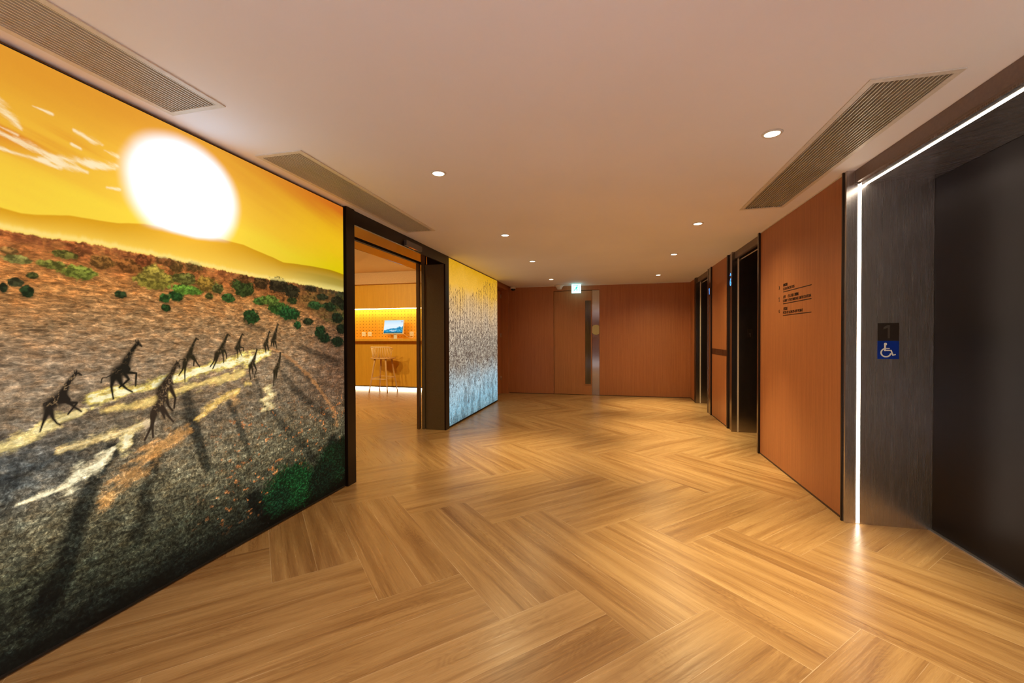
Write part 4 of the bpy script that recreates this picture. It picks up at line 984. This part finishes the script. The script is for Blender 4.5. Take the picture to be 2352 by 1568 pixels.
# ------------------------------------------------------------------ the side room seen through the entrance
struct('ceiling', MB().box(-8.2, -2.243, 2.6, 9.6, 2.85, 2.91), M['room_ceil'], 'cream ceiling of the side room', 'ceiling')
struct('wall_room_left', MB().box(-8.2, -8.05, 2.6, 9.6, 0, 2.85), M['room_wall'])
struct('wall_room_front', MB().box(-8.05, -2.42, 2.6, 2.7, 0, 2.85), M['room_wall'])
struct('wall_room_back', MB().box(-8.05, -2.62, 9.42, 9.6, 0, 2.85), M['room_wall'])
struct('wall_room_right', MB().box(-2.72, -2.66, 6.5, 9.42, 0, 2.85), M['room_wall'])
ag = box('amber_glass_screen', -2.812, -2.800, 2.72, 6.48, 2.272, 2.845, M['amber'])
tag(ag, 'orange tinted glass screen hanging from the side room ceiling above the entrance', 'glass screen')
struct('trim_4', MB().box(-8.05, -2.73, 9.08, 9.41, 2.568, 2.79).box(-8.05, -2.73, 9.10, 9.41, 2.79, 2.85), M['room_wall'], 'plaster bulkhead above the honey wood cabinets', 'trim')
w = thing('wall_cabinet', (-5.4, 9.3, 0), 'honey wood wall cabinet with pegboard niche behind the bar stool', 'cabinet')
box('upper_panel', -8.04, -2.74, 9.20, 9.41, 1.982, 2.568, M['room_wood'], w)
box('pegboard', -8.04, -2.74, 9.35, 9.41, 1.238, 1.982, M['peg'], w)
box('lower_panel', -8.04, -2.74, 9.20, 9.41, .082, 1.184, M['room_wood'], w)
box('plinth', -8.04, -2.74, 9.19, 9.40, .055, .080, M['skirt'], w)
box('niche_light', -8.0, -2.78, 9.205, 9.235, 1.968, 1.9815, M['room_led'], w)
box('toe_light', -8.0, -2.78, 9.215, 9.24, .006, .050, M['toe_led'], w)
wt = box('counter_top', -8.04, -2.74, 9.0, 9.349, 1.1845, 1.2380, M['room_wood']); tag(wt, 'continuous honey wood counter shelf carrying the white monitor', 'counter')
sock_lab = ['white wall socket farthest left on the pegboard', 'white wall socket second from left on the pegboard', 'white wall socket with a plug right of the monitor', 'white wall socket cut off by the door frame edge']
for k, (a, b) in enumerate(((-6.153, -6.045), (-5.982, -5.872), (-4.833, -4.728), (-4.655, -4.550))):
    t = thing('wall_socket', ((a + b) / 2, 9.35, 1.308), sock_lab[k], 'socket', 'white sockets on the pegboard')
    fp = box('face_plate', a, b, 9.343, 9.3495, 1.307, 1.413, M['white'], t, .003)
    c = (a + b) / 2
    for dx, dz in ((-.018, 1.372), (-.016, 1.342), (.016, 1.342)):
        box('socket_hole', c + dx - .004, c + dx + .004, 9.3418, 9.3432, dz, dz + .012, M['greymetal'], fp)

# monitor
mo = thing('monitor', (-5.10, 9.13, 1.238), 'white all-in-one monitor with a blue mountain picture on the counter', 'monitor')
th = math.radians(9); yawm = math.radians(-7)
def MP(a, b, c):      # local: a right, b up along the tilted screen, c towards the viewer
    px, py, pz = a, -c * math.cos(th) + b * math.sin(th), b * math.cos(th) + c * math.sin(th)
    return (-5.135 + px * math.cos(yawm) - py * math.sin(yawm), 9.075 + px * math.sin(yawm) + py * math.cos(yawm), 1.352 + pz)
def mbox(name, a0, a1, b0, b1, c0, c1, mat, parent, bevel=0):
    mb = MB(); bm = mb.bm
    v = [bm.verts.new(MP(*p_)) for p_ in ((a0, b0, c0), (a1, b0, c0), (a1, b1, c0), (a0, b1, c0), (a0, b0, c1), (a1, b0, c1), (a1, b1, c1), (a0, b1, c1))]
    for f in ((0, 3, 2, 1), (4, 5, 6, 7), (0, 1, 5, 4), (1, 2, 6, 5), (2, 3, 7, 6), (3, 0, 4, 7)): bm.faces.new([v[i] for i in f])
    return mb.build(name, mat, parent, bevel)
cas = mbox('casing', -.285, .285, 0, .345, -.030, 0, M['white'], mo, .004)
sc = mbox('screen', -.270, .270, .020, .335, 0, .0012, M['screen'], cas)
mbox('screen_logo', .205, .258, .290, .302, .0012, .0018, M['magenta'], cas)
mb = MB()
cap = mb.bm
for a0, a1, b0 in ((-.10, .08, .085), (-.05, .035, .062)):
    q = a0
    while q < a1:
        v = [cap.verts.new(MP(q, b0, .0014)), cap.verts.new(MP(q + .012, b0, .0014)), cap.verts.new(MP(q + .012, b0 + .010, .0014)), cap.verts.new(MP(q, b0 + .010, .0014))]
        cap.faces.new(v); q += .017
mb.build('screen_caption', M['whitetext'], cas)
mbox('webcam', -.055, .055, .345, .356, -.022, -.004, M['black'], mo, .003)
MB().box(-5.140, -5.060, 9.120, 9.150, 1.246, 1.50).build('stand', M['white'], mo, .004)
MB().box(-5.235, -4.930, 9.03, 9.20, 1.2382, 1.2465).build('foot', M['white'], mo, .003)
cab = [(-4.850, 9.10, 1.352), (-4.835, 9.14, 1.322), (-4.808, 9.19, 1.290), (-4.775, 9.23, 1.268), (-4.745, 9.27, 1.262), (-4.715, 9.29, 1.275), (-4.720, 9.31, 1.310), (-4.760, 9.325, 1.345)]
MB().tube(cab, .0042, 8).build('power_cable', M['white'], mo)
MB().tube([(-4.775, 9.343, 1.358), (-4.775, 9.315, 1.358)], .018, 16).build('plug', M['white'], mo, .003)

# bar stool
bs = thing('bar_stool', (-5.225, 8.79, 0), 'pale wooden bar stool with a curved spindle back at the counter', 'bar stool')
cx_, cy2 = -5.225, 8.79
def seat_ring(k, grow, n=48):
    a = 2 * math.pi * k / n
    ca, sa = math.cos(a), math.sin(a)
    r = .265 / ((abs(ca) ** 3 + abs(sa * 1.12) ** 3) ** (1 / 3))
    return (cx_ + (r + grow) * ca, cy2 + (r + grow) * sa)
mb = MB(); rings = []
for grow, z in ((-.03, .772), (-.008, .776), (0, .787), (-.003, .798), (-.012, .803)):
    rings.append([mb.bm.verts.new((*seat_ring(k, grow), z)) for k in range(48)])
for A, B in zip(rings, rings[1:]):
    for k in range(48):
        f = mb.bm.faces.new((A[k], A[(k + 1) % 48], B[(k + 1) % 48], B[k])); f.smooth = True
mb.bm.faces.new(list(reversed(rings[0])))
cv = mb.bm.verts.new((cx_, cy2, .794))
for k in range(48): mb.bm.faces.new((rings[-1][k], rings[-1][(k + 1) % 48], cv))
mb.build('seat', M['stool'], bs)
feet = {(-1, -1): (-5.455, 8.560), (1, -1): (-5.000, 8.560), (-1, 1): (-5.455, 9.010), (1, 1): (-4.990, 9.010)}
tops = {(-1, -1): (-5.345, 8.665), (1, -1): (-5.100, 8.665), (-1, 1): (-5.345, 8.905), (1, 1): (-5.100, 8.905)}
feet = {k: (cx_ + k[0] * .235, cy2 + k[1] * .228) for k in feet}; tops = {k: (cx_ + k[0] * .135, cy2 + k[1] * .130) for k in tops}
def legp(k, z):
    f_ = z / .780
    return (feet[k][0] + (tops[k][0] - feet[k][0]) * f_, feet[k][1] + (tops[k][1] - feet[k][1]) * f_, z)
for k in feet:
    MB().tube([(*feet[k], .0), legp(k, .3), legp(k, .62), legp(k, .780)], [.012, .016, .020, .021], 14).build('leg', M['stool'], bs)
for (a, b, z) in (((-1, -1), (1, -1), .315), ((-1, 1), (1, 1), .350), ((-1, -1), (-1, 1), .335), ((1, -1), (1, 1), .335)):
    MB().tube([legp(a, z), legp(b, z)], .0075, 10).build('footrest_bar', M['stool_back'], bs)
def backp(u, z):       # u -1..1 along the curved back, z height
    a = -math.pi / 2 + u * math.radians(82)
    k = (z - .79) / .27
    r = .225 + .045 * k
    return (cx_ + r * 1.02 * math.cos(a), cy2 + r * math.sin(a) * 1.0, z)
top = [backp(-1 + 2 * k / 28, 1.052 - .045 * abs(-1 + 2 * k / 28) ** 6) for k in range(29)]
br = MB().tube(top, .0115, 10).build('backrest_rail', M['stool_back'], bs)
for k in range(19):
    u = -.97 + 1.94 * k / 18
    MB().tube([backp(u * .95, .795), backp(u, 1.050 - .045 * abs(u) ** 6)], .0052, 8).build('spindle', M['stool_back'], br)
